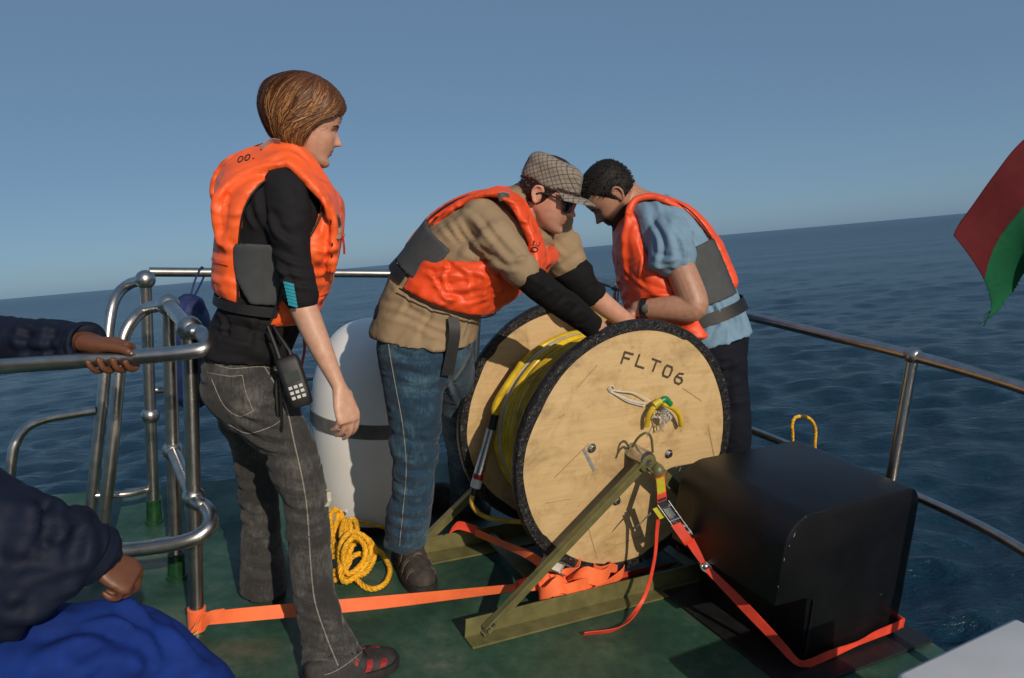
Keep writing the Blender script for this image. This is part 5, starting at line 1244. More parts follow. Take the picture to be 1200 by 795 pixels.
# ------------------------------------------------------------------ man in khaki bending over the drum
def build_khaki():
    D = 2.42
    t = thing('person', G(478, 680), 'person in khaki shirt and checked cap bending over the cable drum', 'person')
    right = np.array([-.34, -.94, 0])
    tor = Torso([(446, 388, 553, 404, D, -.03, .158), (450, 352, 556, 382, D, -.03, .150), (470, 317, 562, 366, D, -.04, .150), (492, 297, 572, 354, D, -.05, .152), (512, 273, 590, 338, D, -.05, .165), (531, 253, 610, 318, D, -.05, .175), (561, 238, 630, 298, D, -.05, .185), (589, 227, 640, 275, D, -.04, .115)], right)
    h = Head(P(639, 231, 2.40), nrm([.90, -.24, -.33]), [.05, 0, 1], .97, False, 1.05, 1.06)
    mb = MB(); h.add(mb)
    mb.limb(np.array([row(636, 226, 2.43, 23), row(622, 241, 2.43, 24), row(602, 257, 2.43, 31)]), 14)
    tor.solid(mb, -.026)
    na = [row(570, 276, 2.29, 15), row(604, 310, 2.22, 16), row(636, 340, 2.22, 15), row(668, 362, 2.30, 13), row(692, 380, 2.37, 12), row(702, 386, 2.41, 10.5)]
    mb.limb(np.array(na), 34); hand(mb, P(701, 386, 2.41), P(722, 398, 2.52) - P(701, 386, 2.41), [-.2, .1, -1], [-.2, .9, 0], 1.0, (35, 40, 30))
    fa = [row(640, 270, 2.58, 22), row(656, 300, 2.58, 18), row(680, 333, 2.58, 14), row(706, 356, 2.62, 13), row(730, 374, 2.66, 10.5), row(737, 379, 2.68, 10)]
    mb.limb(np.array(fa), 34); hand(mb, P(737, 379, 2.68), P(752, 396, 2.74) - P(737, 379, 2.68), [-.3, .0, -1], [0, -.9, 0], 1.0, (35, 40, 30))
    me, co = remeshed(mb, .0038, 2); add_tint(me, h.tint(co, (.86, .60, .58), .18, .35)); link(me, 'body', M['skin_ruddy'], t, angle=180)
    h.brows(t, 'hair_dark')
    short_hair(h, t, 'hair_dark', -28, 3.0, 700, .008, 31, front=46, ztop=52)
    # cap: soft crown, band, short peak
    mb = MB(); th = np.linspace(0, 2 * PI, 56, endpoint=False); R = []
    for z, g, lift in [(36, 6, 0), (44, 8, 0), (60, 9, 0), (80, 11, 1), (98, 12, 2), (110, 10, 3), (118, 6, 4), (122, 2, 4), (124, -8, 4), (125, -14, 4)]:
        x, y = h.surf(th, min(z, 88), g); k = np.interp(z, [98, 110, 118, 122, 124, 125], [.98, .92, .80, .62, .35, .1])
        R.append([h.w([-2 + xx * k, yy * k, z - .04 * (xx * k) + lift]) for xx, yy in zip(x, y)])
    mb.rings(R); me, _ = remeshed(mb, .005, 2, folds(.004, 18, .7, 4.4)); cap = link(me, 'cap', M['cap'], t, angle=180)
    R = []
    for i, a in enumerate(np.linspace(-1.15, 1.15, 24)):
        x0, y0 = h.surf(np.array([a]), 45, 8); ins = np.array([x0[0], y0[0], 44.0 - 5 * a * a]); ln = 60 * math.cos(a * .95) ** .7; outp = ins + np.array([ln * math.cos(a * .55), ln * math.sin(a * .55) * .7, -4 * math.cos(a) - 9 * a * a])
        m = (ins + outp) / 2 + np.array([0, 0, 4.0]); R.append([h.w(q) for q in (ins, m, outp, outp + [0, 0, -3.5], m + [0, 0, -4.0], ins + [0, 0, -4.0])])
    mb = MB(); mb.rings(R); mb.build('peak', M['cap'], cap, angle=60)
    # wrap sunglasses
    g = thing('sunglasses', h.w([95, 0, 10]), '', ''); del g['label']; del g['category']; g.parent = t; g.matrix_parent_inverse = t.matrix_world.inverted()
    for sd in (-1, 1):
        R = []; a = np.linspace(0, 2 * PI, 22, endpoint=False)
        for k, off in ((.86, -2.0), (1, 0), (1, 1.2), (.86, 2.2)):
            ring = []
            for x in a:
                yy = (33 + 27 * k * math.copysign(abs(math.cos(x)) ** .7, math.cos(x))); zz = 7 + 21 * k * math.copysign(abs(math.sin(x)) ** .8, math.sin(x)) - .08 * (yy - 33) * 2; xx = 100 - ((yy - 4) / 60) ** 2 * 24 + off; ring.append(h.w([xx, yy * sd, zz]))
            R.append(ring)
        MB().rings(R).build('lens', M['lens'], g, angle=70)
        MB().tube(spline([h.w([80, 60 * sd, 16]), h.w([66, 71 * sd, 18]), h.w([30, 76 * sd, 17]), h.w([2, 77 * sd, 14]), h.w([-14, 77 * sd, 4])], 20), .0030, 8).build('temple_arm', M['black'], g)
        MB().box(h.w([60, 74.5 * sd, 18]), h.f * .006, h.l * .0006, h.u * .0014).build('emblem', M['zinc'], g, smooth=False)
    # shirt with short sleeves, black under-sleeves
    mb = MB(); tor.solid(mb, .006)
    mb.limb(np.array([row(562, 256, 2.32, 26), row(582, 282, 2.26, 26.5), row(602, 307, 2.22, 23), row(612, 317, 2.21, 21.5)]), 22)
    mb.limb(np.array([row(634, 262, 2.54, 32), row(648, 284, 2.57, 30), row(660, 303, 2.58, 27), row(662, 306, 2.58, 26)]), 22)
    mb.limb(np.array([row(612, 240, 2.43, 27), row(600, 250, 2.43, 34), row(585, 262, 2.43, 44)]), 10)
    me, co = remeshed(mb, .0065, 2, folds(.0075, 17, .26, 6.2, axis=[.6, 0, -.6], hot=[(P(500, 390, 2.3), .12, .8), (P(535, 300, 2.3), .06, .5)])); fold_lines(me, [[(538, 262), (556, 288), (588, 316)], [(552, 254), (578, 286), (604, 318)], [(570, 258), (598, 288), (622, 312)], [(520, 284), (546, 300), (576, 312), (600, 322)], [(528, 274), (552, 296), (584, 308)], [(512, 262), (530, 284), (550, 298)], [(524, 256), (536, 276), (548, 290)], [(540, 246), (560, 262), (575, 285)], [(447, 344), (470, 350), (500, 364), (530, 372)], [(446, 358), (474, 366), (505, 382), (532, 390)], [(448, 372), (480, 380), (508, 394), (532, 400)], [(520, 350), (524, 370), (518, 396)], [(500, 345), (498, 368), (486, 388)], [(478, 325), (476, 350), (464, 372)], [(544, 366), (546, 380), (540, 398)], [(460, 335), (470, 345), (490, 350)], [(640, 275), (650, 290), (664, 304)], [(630, 285), (645, 298), (658, 308)], [(590, 300), (605, 305), (625, 300)], [(576, 306), (594, 316), (612, 318)]], .0052, .009); link(me, 'shirt', M['khaki'], t, angle=180)
    mb = MB(); q = spline(np.array([row(590, 298, 2.24, 19), row(622, 327, 2.215, 18.5), row(640, 342, 2.222, 18), row(668, 362, 2.30, 17), row(690, 379, 2.365, 14.5), row(697, 384, 2.38, 13.5)]), 40); mb.tube(q[:, :3], q[:, 3], 24)
    me, _ = remeshed(mb, .006, 1, folds(.004, 17, .4, 2, axis=[.8, 0, -.6])); fold_lines(me, [[(622, 345), (640, 332), (655, 340)], [(630, 352), (648, 338), (662, 346)], [(612, 330), (628, 322), (642, 326)], [(650, 366), (664, 352), (678, 358)], [(668, 376), (680, 364), (692, 370)], [(606, 318), (630, 330), (655, 350)]], .006, .008); link(me, 'under_sleeve', M['black_sleeve'], t, angle=180)
    mb = MB(); q = spline(np.array([row(648, 286, 2.575, 24), row(664, 310, 2.58, 23), row(682, 334, 2.585, 19), row(697, 349, 2.61, 16.5)]), 30); mb.tube(q[:, :3], q[:, 3], 24)
    me, _ = remeshed(mb, .006, 1, folds(.006, 17, .5, 7, axis=[.6, 0, -.7])); link(me, 'under_sleeve', M['black_sleeve'], t, angle=180)
    # jeans
    mb = MB(); tj = Torso([(454, 440, 528, 452, D, -.02, .145), (448, 418, 546, 428, D, -.02, .158), (446, 398, 549, 412, D, -.02, .158), (452, 372, 545, 386, D, -.02, .145)], right); tj.solid(mb)
    near = [row(484, 412, 2.37, 37), row(485, 460, 2.36, 35), row(487, 500, 2.37, 30), row(486, 540, 2.39, 27), row(483, 580, 2.42, 25), row(479, 615, 2.46, 24.5), row(475, 632, 2.50, 25), row(475, 637, 2.505, 25)]
    q = spline(near, 44); mb.tube(q[:, :3], q[:, 3], 26)
    fl = [row(522, 412, 2.52, 38), row(540, 450, 2.56, 33), row(556, 495, 2.62, 29), row(570, 540, 2.70, 25), row(578, 585, 2.80, 23), row(582, 618, 2.86, 24)]
    fl = [row(518, 412, 2.54, 36), row(530, 450, 2.70, 29), row(541, 495, 2.90, 25), row(547, 540, 3.02, 22), row(548, 575, 3.08, 21), row(548, 590, 3.10, 21)]
    q = spline(fl, 40); mb.tube(q[:, :3], q[:, 3], 26)
    me, _ = remeshed(mb, .0065, 2, folds(.0075, 13, .28, 1.3, hot=[(P(485, 540, 2.35), .09, .9), (P(480, 630, 2.4), .08, 1.4), (P(500, 430, 2.3), .08, .8)])); fold_lines(me, [[(455, 420), (486, 428), (518, 424)], [(458, 438), (490, 448), (516, 446)], [(462, 456), (492, 466), (518, 462)], [(528, 412), (510, 430), (498, 450)], [(464, 516), (490, 524), (514, 518)], [(462, 534), (488, 542), (512, 536)], [(460, 552), (486, 560), (510, 554)], [(460, 572), (482, 580), (506, 574)], [(456, 594), (480, 602), (503, 596)], [(454, 608), (478, 617), (502, 611)], [(453, 622), (477, 630), (500, 625)], [(470, 490), (485, 520), (480, 550)], [(520, 440), (530, 462), (538, 480)]], .0075, .010); link(me, 'jeans', M['jeans_blue'], t, angle=180)
    bj = bvh_of(me); out = []
    for x, y in spline([(452, 375, 0), (456, 410, 0), (463, 450, 0), (472, 500, 0), (476, 550, 0), (472, 600, 0), (468, 640, 0)], 120)[:, :2]:
        r = nrm(ray(x, y)); hit = bj.ray_cast(Vector(CAM), Vector(r), 6)
        if hit[0] is not None: out.append(np.array(hit[0]) - r * .0008)
    MB().tube(out, .0013, 5).build('seam', M['stitch'], t)
    toe = G(499, 697); hd = nrm(np.array([.42, -.9, 0])); shoe(t, toe - hd * .285, toe, 'shoe_brown', 'sole', 1.08, 1.45, 'lace', 'lace')
    toe = G(572, 604); hd = nrm(np.array([.9, -.2, 0])); shoe(t, toe - hd * .28 , toe, 'shoe_brown', 'sole', 1.1, 1.1, None, 'lace')
    # vest
    v = thing('life_vest', P(540, 320, D), '', ''); del v['label']; del v['category']; v.parent = t; v.matrix_parent_inverse = t.matrix_world.inverted()
    mb = MB()
    b = tor.slab(mb, PI - .62, PI + .62, .42, .99, .006, .030)
    f = tor.slab(mb, lambda x: -1.80 + .95 * hsm(x, .30, .8), lambda x: 1.80 - .95 * hsm(x, .30, .8), .30, .90, .010, .038)
    q1, w1 = strap_pad(mb, [(506, 280, 2.37, .03), (524, 255, 2.36, .045), (549, 236, 2.34, .055), (582, 226, 2.32, .058), (604, 236, 2.31, .055), (622, 268, 2.31, .05), (632, 300, 2.31, .05), (628, 325, 2.31, .05)], right, .013)
    q2, w2 = strap_pad(mb, [(510, 280, 2.46, .03), (528, 255, 2.48, .045), (554, 235, 2.50, .055), (593, 224, 2.50, .058), (618, 235, 2.49, .05), (640, 268, 2.46, .038), (641, 300, 2.43, .040), (630, 325, 2.40, .05)], right, .013)
    strap_pad(mb, [(568, 231, 2.42, .06), (590, 223, 2.42, .06), (604, 226, 2.42, .05)], right, .012)
    me, co = remeshed(mb, .0065, 2, folds(.0052, 15, .28, 9.1, axis=[.5, 0, .6], hot=[(P(540, 330, 2.25), .10, .8)])); fold_lines(me, [[(492, 318), (515, 326), (545, 316)], [(500, 332), (530, 340), (568, 330)], [(512, 346), (540, 352), (580, 340)], [(536, 304), (550, 326), (546, 352)], [(524, 306), (520, 328), (528, 350)], [(560, 312), (570, 332), (566, 354)], [(580, 322), (586, 338), (578, 350)], [(500, 316), (512, 334), (524, 354)], [(545, 318), (565, 322), (590, 330)], [(530, 358), (550, 356), (575, 348)], [(505, 324), (530, 322), (555, 332)], [(612, 250), (622, 272), (630, 296)], [(540, 236), (565, 228), (590, 226)]], .0060, .0075); bvp = bvh_of(me); link(me, 'panel', M['vest_red'], v, angle=180)
    vest_trim(b, v); th = np.linspace(-1.78, 1.78, 60); MB().tube(tor.pt(th, np.full(60, .305), .034), .003, 6).build('edge_binding', M['webbing'], v)
    mb = MB(); 
    for sg in (1, -1):
        mb = MB(); tor.slab(mb, sg * 1.50, sg * 2.66, .39, .66, .013, .027, 16, 14, False); me, _ = remeshed(mb, .006, 1); link(me, 'side_panel', M['neoprene'], v, angle=180)
    tor.band(.36, .028, .024, 'belt', 'webbing', v, 1.85, 2 * PI - 1.85, .004)
    def patch(pts, W, nm, mt):
        q = spline(pts, 8)
        for i in range(8):
            r = nrm(q[i] - CAM); hit = bvp.ray_cast(Vector(CAM), Vector(r), 9)
            if hit[0] is not None and np.linalg.norm(np.array(hit[0]) - q[i]) < .2: q[i] = np.array(hit[0]) - r * .003
        mb = MB(); mb.ribbon(q, np.tile(np.array(W), (8, 1)), .0015); mb.build(nm, M[mt], v)
    patch([P(584, 231.5, 2.262), P(591, 230, 2.26), P(598, 231.5, 2.258)], [-.004, -.012, .012], 'reflective_patch', 'reflect')
    O = P(629, 296, 2.375); letters_on(v, 'OE', O, nrm(np.array([.25, -.1, 1])), nrm(np.array([-1, -.2, .2])), .018, bv=bvp)
    letters_on(v, 'SO', P(556, 237, 2.262), nrm(np.array([1, .1, .12])), nrm(np.array([.2, .6, .7])), .012, bv=bvp)
    q = [(531, 372, 2.255, .016), (533, 385, 2.25, .016), (532, 400, 2.255, .016), (527, 425, 2.27, .017), (524, 440, 2.28, .017)]
    rows = [np.concatenate([P(x, y, d), [w, .004, 0]]) for x, y, d, w in q]; qq = spline(rows, 20); mb = MB(); mb.ribbon(qq[:, :3], qq[:, 3:], .003); mb.build('leg_strap', M['webbing'], v)
    # belt pouch on the back of the hip
    mb = MB(); mb.limb(np.array([row(449, 360, 2.36, 8), row(447, 371, 2.36, 9.5), row(450, 383, 2.37, 8)]), 12); me, _ = remeshed(mb, .006, 1, folds(.003, 20, 1)); link(me, 'belt_pouch', M['webbing'], t, angle=180)
build_khaki()

# ------------------------------------------------------------------ man in pale blue shirt behind the drum
def build_blue():
    D = 2.86
    t = thing('person', np.array([.80, 2.80, 0]), 'dark-haired person in pale blue shirt leaning over the far side of the drum', 'person')
    right = np.array([.20, .98, 0])          # faces left, so the right side is away from us
    tor = Torso([(876, 387, 785, 408, D, .0, .165), (868, 362, 768, 395, D, .0, .165), (856, 335, 752, 372, D, .0, .165), (843, 305, 742, 345, D, .0, .172), (826, 274, 736, 312, D, .0, .182), (803, 250, 733, 280, D, .0, .185), (780, 238, 732, 258, D, .0, .160), (757, 232, 728, 248, D, .0, .100)], right)
    h = Head(P(720.5, 230, 2.84), nrm([-.60, .02, -.80]), [-.6, 0, .5], 1.04, False, 1.0, 1.05)
    mb = MB(); h.add(mb)
    mb.limb(np.array([row(722, 222, 2.85, 22), row(735, 236, 2.86, 22), row(752, 250, 2.86, 28)]), 12)
    tor.solid(mb, -.026)
    na = [row(778, 272, 2.74, 15), row(795, 310, 2.67, 17.5), row(812, 352, 2.64, 17.5), row(808, 362, 2.64, 16.5), row(785, 362, 2.66, 15.5), row(762, 362, 2.68, 12), row(748, 362, 2.70, 9.5)]
    mb.limb(np.array(na), 44); hand(mb, P(748, 362, 2.70), P(728, 372, 2.74) - P(748, 362, 2.70), [.1, .2, -1], [-.2, -.9, .1], 1.0, (35, 45, 35))
    fa = [row(765, 266, 3.02, 22), row(760, 310, 3.04, 18), row(752, 350, 3.02, 15), row(742, 366, 2.94, 12), row(735, 372, 2.88, 9)]
    mb.limb(np.array(fa), 34); hand(mb, P(735, 372, 2.88), [-.4, -.6, -.5], [.1, .2, -1], [-.3, .9, .1], 1.0, (35, 45, 35))
    me, co = remeshed(mb, .0038, 2); add_tint(me, h.tint(co, (.70, .5, .48), .92, .1)); link(me, 'body', M['skin_olive'], t, angle=180)
    h.eyes(t); h.brows(t, 'hair_black', .0036)
    short_hair(h, t, 'hair_black', -22, 4.5, 2600, .009, 41, front=70)
    # wristwatch
    c = P(756, 362, 2.69); ax = nrm(P(748, 362, 2.70) - P(762, 362, 2.68)); w = MB().lathe(c, ax, [(-.011, .034), (-.011, .0385), (.011, .0375), (.011, .033)], 28, True).build('watch_strap', M['black'], t)
    MB().lathe(c - nrm(ray(756, 362)) * .036, nrm([.1, -1, .2]), [(0, .015), (.006, .015), (.007, .012), (.007, .001)], 20).build('watch_face', M['black'], w)
    mb = MB(); tor.solid(mb, .006)
    mb.limb(np.array([row(772, 256, 2.78, 22), row(783, 272, 2.71, 24), row(788, 288, 2.68, 25), row(789, 300, 2.67, 26)]), 20)
    q = spline(np.array([row(782, 270, 2.70, 24), row(786, 292, 2.675, 26), row(786, 318, 2.665, 28)]), 14); mb.tube(q[:, :3], q[:, 3], 24, ref=[1, 0, 0], rb=q[:, 3] * .72)
    mb.limb(np.array([row(765, 256, 2.98, 26), row(766, 280, 3.03, 28), row(764, 310, 3.04, 27)]), 20)
    mb.limb(np.array([row(742, 240, D, 22), row(752, 250, D, 26), row(765, 258, D, 34)]), 10)
    me, _ = remeshed(mb, .007, 2, folds(.0080, 16, .22, 4.0, axis=[1, 0, .35], hot=[(P(840, 370, 2.7), .12, 1.0)])); fold_lines(me, [[(758, 258), (772, 284), (768, 314)], [(770, 256), (786, 284), (790, 316)], [(782, 262), (800, 286), (804, 312)], [(796, 256), (814, 276), (822, 290)], [(764, 300), (780, 306), (800, 298)], [(828, 352), (833, 375), (824, 400)], [(842, 344), (852, 368), (856, 394)], [(816, 366), (814, 384), (804, 402)], [(858, 350), (866, 370), (870, 388)], [(836, 350), (844, 376), (840, 398)], [(786, 250), (800, 262), (812, 282)], [(805, 378), (798, 392), (792, 404)]], .0095, .011); link(me, 'shirt', M['blue_shirt'], t, angle=180)
    mb = MB(); tj = Torso([(866, 432, 800, 440, 2.88, 0, .14), (872, 410, 790, 420, D, 0, .16), (874, 388, 786, 405, D, 0, .162)], right); tj.solid(mb)
    f1, f2 = np.array([.84, 2.70, 0]), np.array([.80, 2.98, 0])
    for f, d0, x0 in ((f1, 2.79, 846), (f2, 2.95, 838)):
        a = row(x0, 420, d0, 28); k = np.append(f + [-.01, 0, .46], .072); e = np.append(f + [.01, 0, .05], .062); q = spline(np.array([a, (a + k) / 2 + [0, 0, 0, .004], k, (k + e) / 2, e]), 30); mb.tube(q[:, :3], q[:, 3], 22)
    me, _ = remeshed(mb, .008, 3, folds(.006, 12, .3, 3.3)); fold_lines(me, [[(830, 420), (845, 430), (868, 424)], [(832, 440), (850, 452), (868, 446)], [(850, 410), (846, 450), (852, 500)]], .007, .010); link(me, 'trousers', M['navy'], t, angle=180)
    for f in (f1, f2): shoe(t, f + [.09, 0, 0], f + [-.18, .04, 0], 'shoe_brown', 'sole', 1.1, 1.0)
    v = thing('life_vest', P(800, 320, D), '', ''); del v['label']; del v['category']; v.parent = t; v.matrix_parent_inverse = t.matrix_world.inverted()
    mb = MB()
    b = tor.slab(mb, PI - .75, PI + .75, .28, .99, .006, .026)
    f = tor.slab(mb, lambda x: -1.45 + .62 * hsm(x, .25, .8), lambda x: 1.45 - .62 * hsm(x, .25, .8), .08, .92, .008, .045)
    strap_pad(mb, [(828, 282, 2.79, .03), (806, 252, 2.77, .045), (782, 236, 2.76, .055), (762, 230, 2.77, .055), (742, 238, 2.77, .05), (735, 262, 2.76, .05), (732, 290, 2.77, .045), (737, 330, 2.79, .03)], right, .013)
    strap_pad(mb, [(828, 282, 2.94, .03), (806, 252, 2.97, .045), (782, 236, 2.97, .055), (760, 230, 2.96, .055), (740, 240, 2.96, .05), (732, 262, 2.96, .05), (732, 315, 2.96, .05)], right, .013)
    strap_pad(mb, [(785, 238, D, .07), (768, 231, D, .065), (752, 231, D, .05)], right, .012)
    me, _ = remeshed(mb, .007, 2, folds(.0045, 14, .3, 2.2)); fold_lines(me, [[(745, 330), (770, 344), (800, 350)], [(750, 350), (780, 362), (815, 358)], [(770, 375), (800, 372), (822, 362)], [(780, 384), (805, 380), (825, 372)], [(745, 280), (752, 305), (748, 330)]], .006, .009); link(me, 'panel', M['vest_red'], v, angle=180)
    vest_trim(b, v, r=.0022)
    mb = MB(); 
    for sg in (1, -1):
        mb = MB(); tor.slab(mb, sg * 1.30, sg * 2.45, .26, .58, .010, .020, 16, 14, False); me, _ = remeshed(mb, .006, 1); link(me, 'side_panel', M['neoprene'], v, angle=180)
    tor.band(.185, .036, .016, 'belt', 'webbing', v, 1.4, 2 * PI - 1.4, .004)
build_blue()

# ------------------------------------------------------------------ seated person at the left edge
def P0(x, y, d): return CAM + ray(x, y) * d
def row0(x, y, d, r): return np.append(P0(x, y, d), r * d / FOC)
def build_seated():
    global LEAN
    LEAN = ([0, 2000], [-.45, -.45])       # lap and near arm sit well this side of the rail
    t = thing('person', np.array([-.75, 1.02, .36]), 'seated person in navy padded jacket holding the steel handrail', 'person')
    h = Head(P(-165, 325, 1.95), [.95, .25, -.1], [0, 0, 1], 1.0)
    mb = MB(); h.add(mb)
    sh_n, sh_f = P(-190, 450, 1.76), P(-160, 430, 1.98)
    mb.limb(np.array([row(-165, 325, 1.95, 28), row(-172, 370, 1.95, 28), row(-175, 430, 1.92, 55)]), 12)
    rail = [P(190, 416, 2.10), P(100, 422.5, 2.08), P(0, 429.5, 2.06)]
    fa = [row0(-160, 440, 1.60, 30), row0(-70, 412, 1.92, 25), row0(20, 402, 2.0, 15), row0(80, 400, 1.97, 13), row0(104, 401, 1.95, 12)]
    mb.limb(np.array(fa), 30)
    # hand gripping the rail: palm on top, fingers round the far side and under, thumb along the near side
    W = P0(104, 402, 1.945); ux = nrm(P0(190, 416, 1.935) - P0(100, 422.5, 1.92)); ok = lambda x: P0(x, 422.5 - (x - 100) * .072, 1.92 + (x - 100) * .00017)
    toc = -ray(130, 420); toc = nrm(toc - ux * (toc @ ux)); upv = nrm(np.cross(ux, toc)); upv = upv if upv[2] > 0 else -upv
    mb.limb(np.array([np.append(W, .026), np.append(ok(118) + upv * .036 - toc * .004, .021), np.append(ok(132) + upv * .036 - toc * .012, .019), np.append(ok(142) + upv * .030 - toc * .018, .015)]), 14, 14, ref=upv, flat=1.45)
    for x0, x1, r, end in ((150, 158, .0098, 338), (139, 144, .0100, 352), (128, 128, .0096, 358), (117, 115, .0086, 352)):
        pts = []
        for k, ang in enumerate(np.linspace(78, end, 9)):
            a = math.radians(ang); x = x0 + (x1 - x0) * k / 8 - (6 if k > 5 else 0) * (k - 5) / 3; rr = .0200 + r + .0012
            pts.append(np.append(ok(x) + upv * math.sin(a) * rr - toc * -math.cos(a) * rr, r * (1.06 - .035 * k)))
        mb.limb(np.array(pts), 26, 10)
    th = [np.append(ok(118) + upv * .034 + toc * .012, .0150), np.append(ok(134) + upv * .029 + toc * .018, .0135), np.append(ok(147) + upv * .022 + toc * .024, .0118), np.append(ok(157) + upv * .013 + toc * .030, .0098)]
    mb.limb(np.array(th), 16, 12)
    na = [row(-180, 470, 1.75, 42), row(-70, 600, 1.60, 38), row(10, 625, 1.60, 32), row(72, 644, 1.62, 22), row(107, 653, 1.63, 16)]
    mb.limb(np.array(na), 30)
    hand(mb, P(105, 653, 1.635), P(135, 668, 1.65) - P(105, 653, 1.635), [-.15, .3, -1], [-.1, .85, .3], .80, (48, 55, 40), .04, (.7, .5, .4), 30)
    mb.limb(np.array([np.append((sh_n + sh_f) / 2, .09), np.append(P(-110, 620, 1.75), .085)]), 10)
    me, co = remeshed(mb, .0038, 2); add_tint(me, h.tint(co, (.9, .7, .7), .2, 0) if True else None); body = link(me, 'body', M['skin_dark'], t, angle=180)
    # finger nails on the gripping hand
    M['nail'] = M.get('nail') or simple('fingernail', (.33, .20, .15), .35, .1, 40)
    nb = bvh_of(me)
    for x, y in ((154.5, 414.5), (121.5, 421.5), (143, 426), (111, 424.5)):
        r = nrm(ray(x, y)); hit = nb.ray_cast(Vector(CAM), Vector(r), 4)
        if hit[0] is None: continue
        c = np.array(hit[0]); n_ = nrm(np.array(hit[1])); n_ = n_ if n_ @ r < 0 else -n_; a1 = nrm(np.cross(n_, [.3, 0, 1])); a2 = np.cross(n_, a1); tt = np.linspace(0, 2 * PI, 14, endpoint=False)
        MB().rings([[c + n_ * hgt + k * (a1 * .0060 * np.cos(q) + a2 * .0046 * np.sin(q)) for q in tt] for hgt, k in ((-.002, 1), (.0006, .95), (.0014, .6))]).build('fingernail', M['nail'], body)
    short_hair(h, t, 'hair_black', -20, 3, 400, .006, 51, front=60); h.eyes(t)
    # padded jacket
    mb = MB()
    mb.limb(np.array([row(-175, 420, 1.92, 58), row(-165, 480, 1.90, 98), row(-140, 560, 1.84, 104), row(-95, 640, 1.78, 98), row(-50, 700, 1.74, 86)]), 24, 30)
    q = spline(np.array([row0(-165, 434, 1.60, 58), row0(-70, 412, 1.92, 40), row0(0, 404, 2.005, 33), row0(60, 402, 1.99, 29), row0(98, 402.5, 1.968, 25), row0(103, 403, 1.96, 24)]), 40); mb.tube(q[:, :3], q[:, 3], 26)
    q = spline(np.array([row(-185, 460, 1.76, 78), row(-115, 560, 1.66, 78), row(-45, 610, 1.60, 70), row(25, 628, 1.60, 57), row(80, 643, 1.62, 44), row(109, 650, 1.63, 36), row(114, 652, 1.635, 32)]), 44); mb.tube(q[:, :3], q[:, 3], 28)
    q = spline(np.array([row(-70, 660, 1.66, 110), row(-20, 690, 1.58, 72), row(35, 692, 1.57, 44), row(85, 680, 1.60, 20)]), 20); mb.limb(q[::3], 20)
    me, co = remeshed(mb, .008, 3, folds(.013, 14, .25, 5.5, axis=[1, 0, -.2])); fold_lines(me, [[(0, 384), (40, 388), (84, 384)], [(0, 400), (50, 404), (90, 400)], [(10, 418), (50, 420), (90, 414)], [(86, 378), (80, 398), (86, 424)], [(60, 376), (50, 400), (58, 426)], [(28, 376), (20, 396), (30, 430)], [(18, 556), (60, 588), (112, 612)], [(0, 585), (55, 610), (118, 628)], [(0, 612), (60, 630), (120, 645)], [(0, 640), (55, 655), (115, 662)], [(20, 680), (60, 676), (100, 668)], [(0, 520), (25, 545), (50, 570)], [(60, 585), (70, 620), (60, 660)], [(100, 606), (106, 635), (100, 668)], [(30, 570), (40, 610), (30, 650)], [(0, 700), (50, 705), (95, 690)], [(0, 730), (40, 722), (80, 706)], [(0, 745), (40, 742), (70, 725)], [(0, 480), (10, 510), (8, 540)]], .009, .012); link(me, 'jacket', M['navy_jacket'], t, angle=180)
    for c, a, r in ((P0(101.5, 402.8, 1.963), nrm(P0(103, 403, 1.96) - P0(98, 402.5, 1.968)), 25.5 * 1.95 / FOC), (P(112, 651, 1.633), nrm(P(114, 652, 1.635) - P(109, 650, 1.63)), 35 * 1.18 / FOC)):
        MB().lathe(c, a, [(-.012, r * .9), (-.012, r + .001), (.004, r + .001), (.006, r * .9)], 30, True).build('cuff', M['navy_jacket'], t)
    # trousers
    mb = MB()
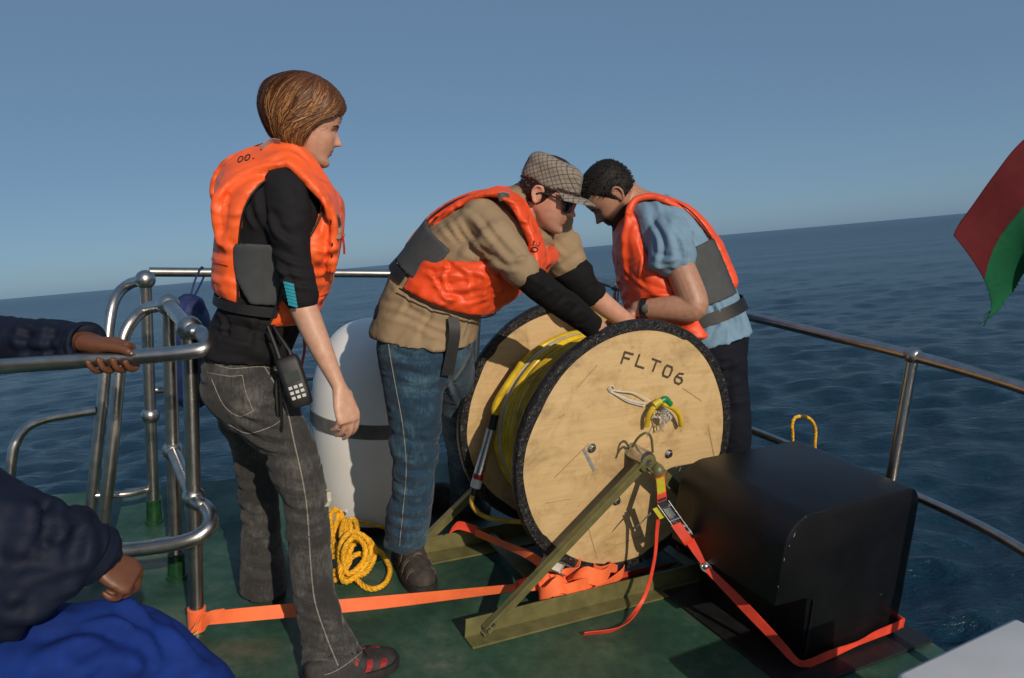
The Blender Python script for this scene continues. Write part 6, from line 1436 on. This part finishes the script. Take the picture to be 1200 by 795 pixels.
    q = spline(np.array([row(-60, 812, 1.66, 85), row(20, 808, 1.66, 82), row(90, 782, 1.68, 74), row(150, 772, 1.72, 64), row(205, 806, 1.74, 54), row(246, 846, 1.74, 50)]), 30); k1 = q[-1]; mb.limb(np.vstack([q[::3], [np.append(k1[:3] + [.03, 0, -.10], .062), np.append(np.array([k1[0] + .04, k1[1] - .01, .20]), .058), np.append(np.array([k1[0] + .04, k1[1] - .01, .09]), .055)]]), 46, 28)
    q = spline(np.array([row(-60, 740, 1.86, 85), row(30, 765, 1.92, 64), row(110, 772, 1.96, 54), row(165, 790, 1.98, 48)]), 24); k2 = q[-1]; mb.limb(np.vstack([q[::3], [np.append(k2[:3] + [.03, 0, -.10], .060), np.append(np.array([k2[0] + .04, k2[1], .20]), .056), np.append(np.array([k2[0] + .04, k2[1], .09]), .054)]]), 40, 26)
    me, _ = remeshed(mb, .008, 3, folds(.010, 11, .2, 2.5, axis=[-.30, 0, 1], warp=.8)); fold_lines(me, [[(100, 706), (150, 712), (190, 742), (230, 790)], [(60, 748), (120, 732), (170, 752), (205, 790)], [(0, 772), (80, 760), (150, 772), (190, 794)], [(140, 700), (168, 735), (184, 790)], [(120, 712), (150, 745), (160, 790)], [(40, 770), (100, 750), (150, 762)], [(80, 790), (130, 778), (170, 790)], [(190, 735), (215, 760), (245, 792)], [(170, 706), (200, 730), (222, 752)], [(20, 790), (60, 780), (110, 790)]], .012, .014); link(me, 'trousers', M['royal'], t, angle=180)
    for f in (np.array([k1[0] + .04, k1[1], 0]), np.array([k2[0] + .04, k2[1], 0])): shoe(t, f - [.08, 0, 0], f + [.19, 0, 0], 'shoe_brown', 'sole', 1.1, 1.05)
    # the bench they sit on
    b = thing('bench', P(-60, 800, 1.7) * [1, 1, 0], 'dark bench with steel tube edge under the seated person', 'bench')
    z = .36; c = P(-60, 800, 1.70); c[2] = z - .02
    MB().box(c + [-.12, .04, 0], [.26, 0, 0], [0, .26, 0], [0, 0, .02]).build('seat', M['black'], b, bevel=.006)
    MB().tube([c + [-.40, -.235, .012], c + [.16, -.235, .012]], .012, 12).build('edge_tube', M['steel'], b)
    for dx in (-.34, .10):
        for dy in (-.18, .26): MB().tube([c + [dx, dy, -.02], np.array([c[0] + dx, c[1] + dy, 0])], .018, 12).build('leg', M['steel'], b)
build_seated()
LEAN = None
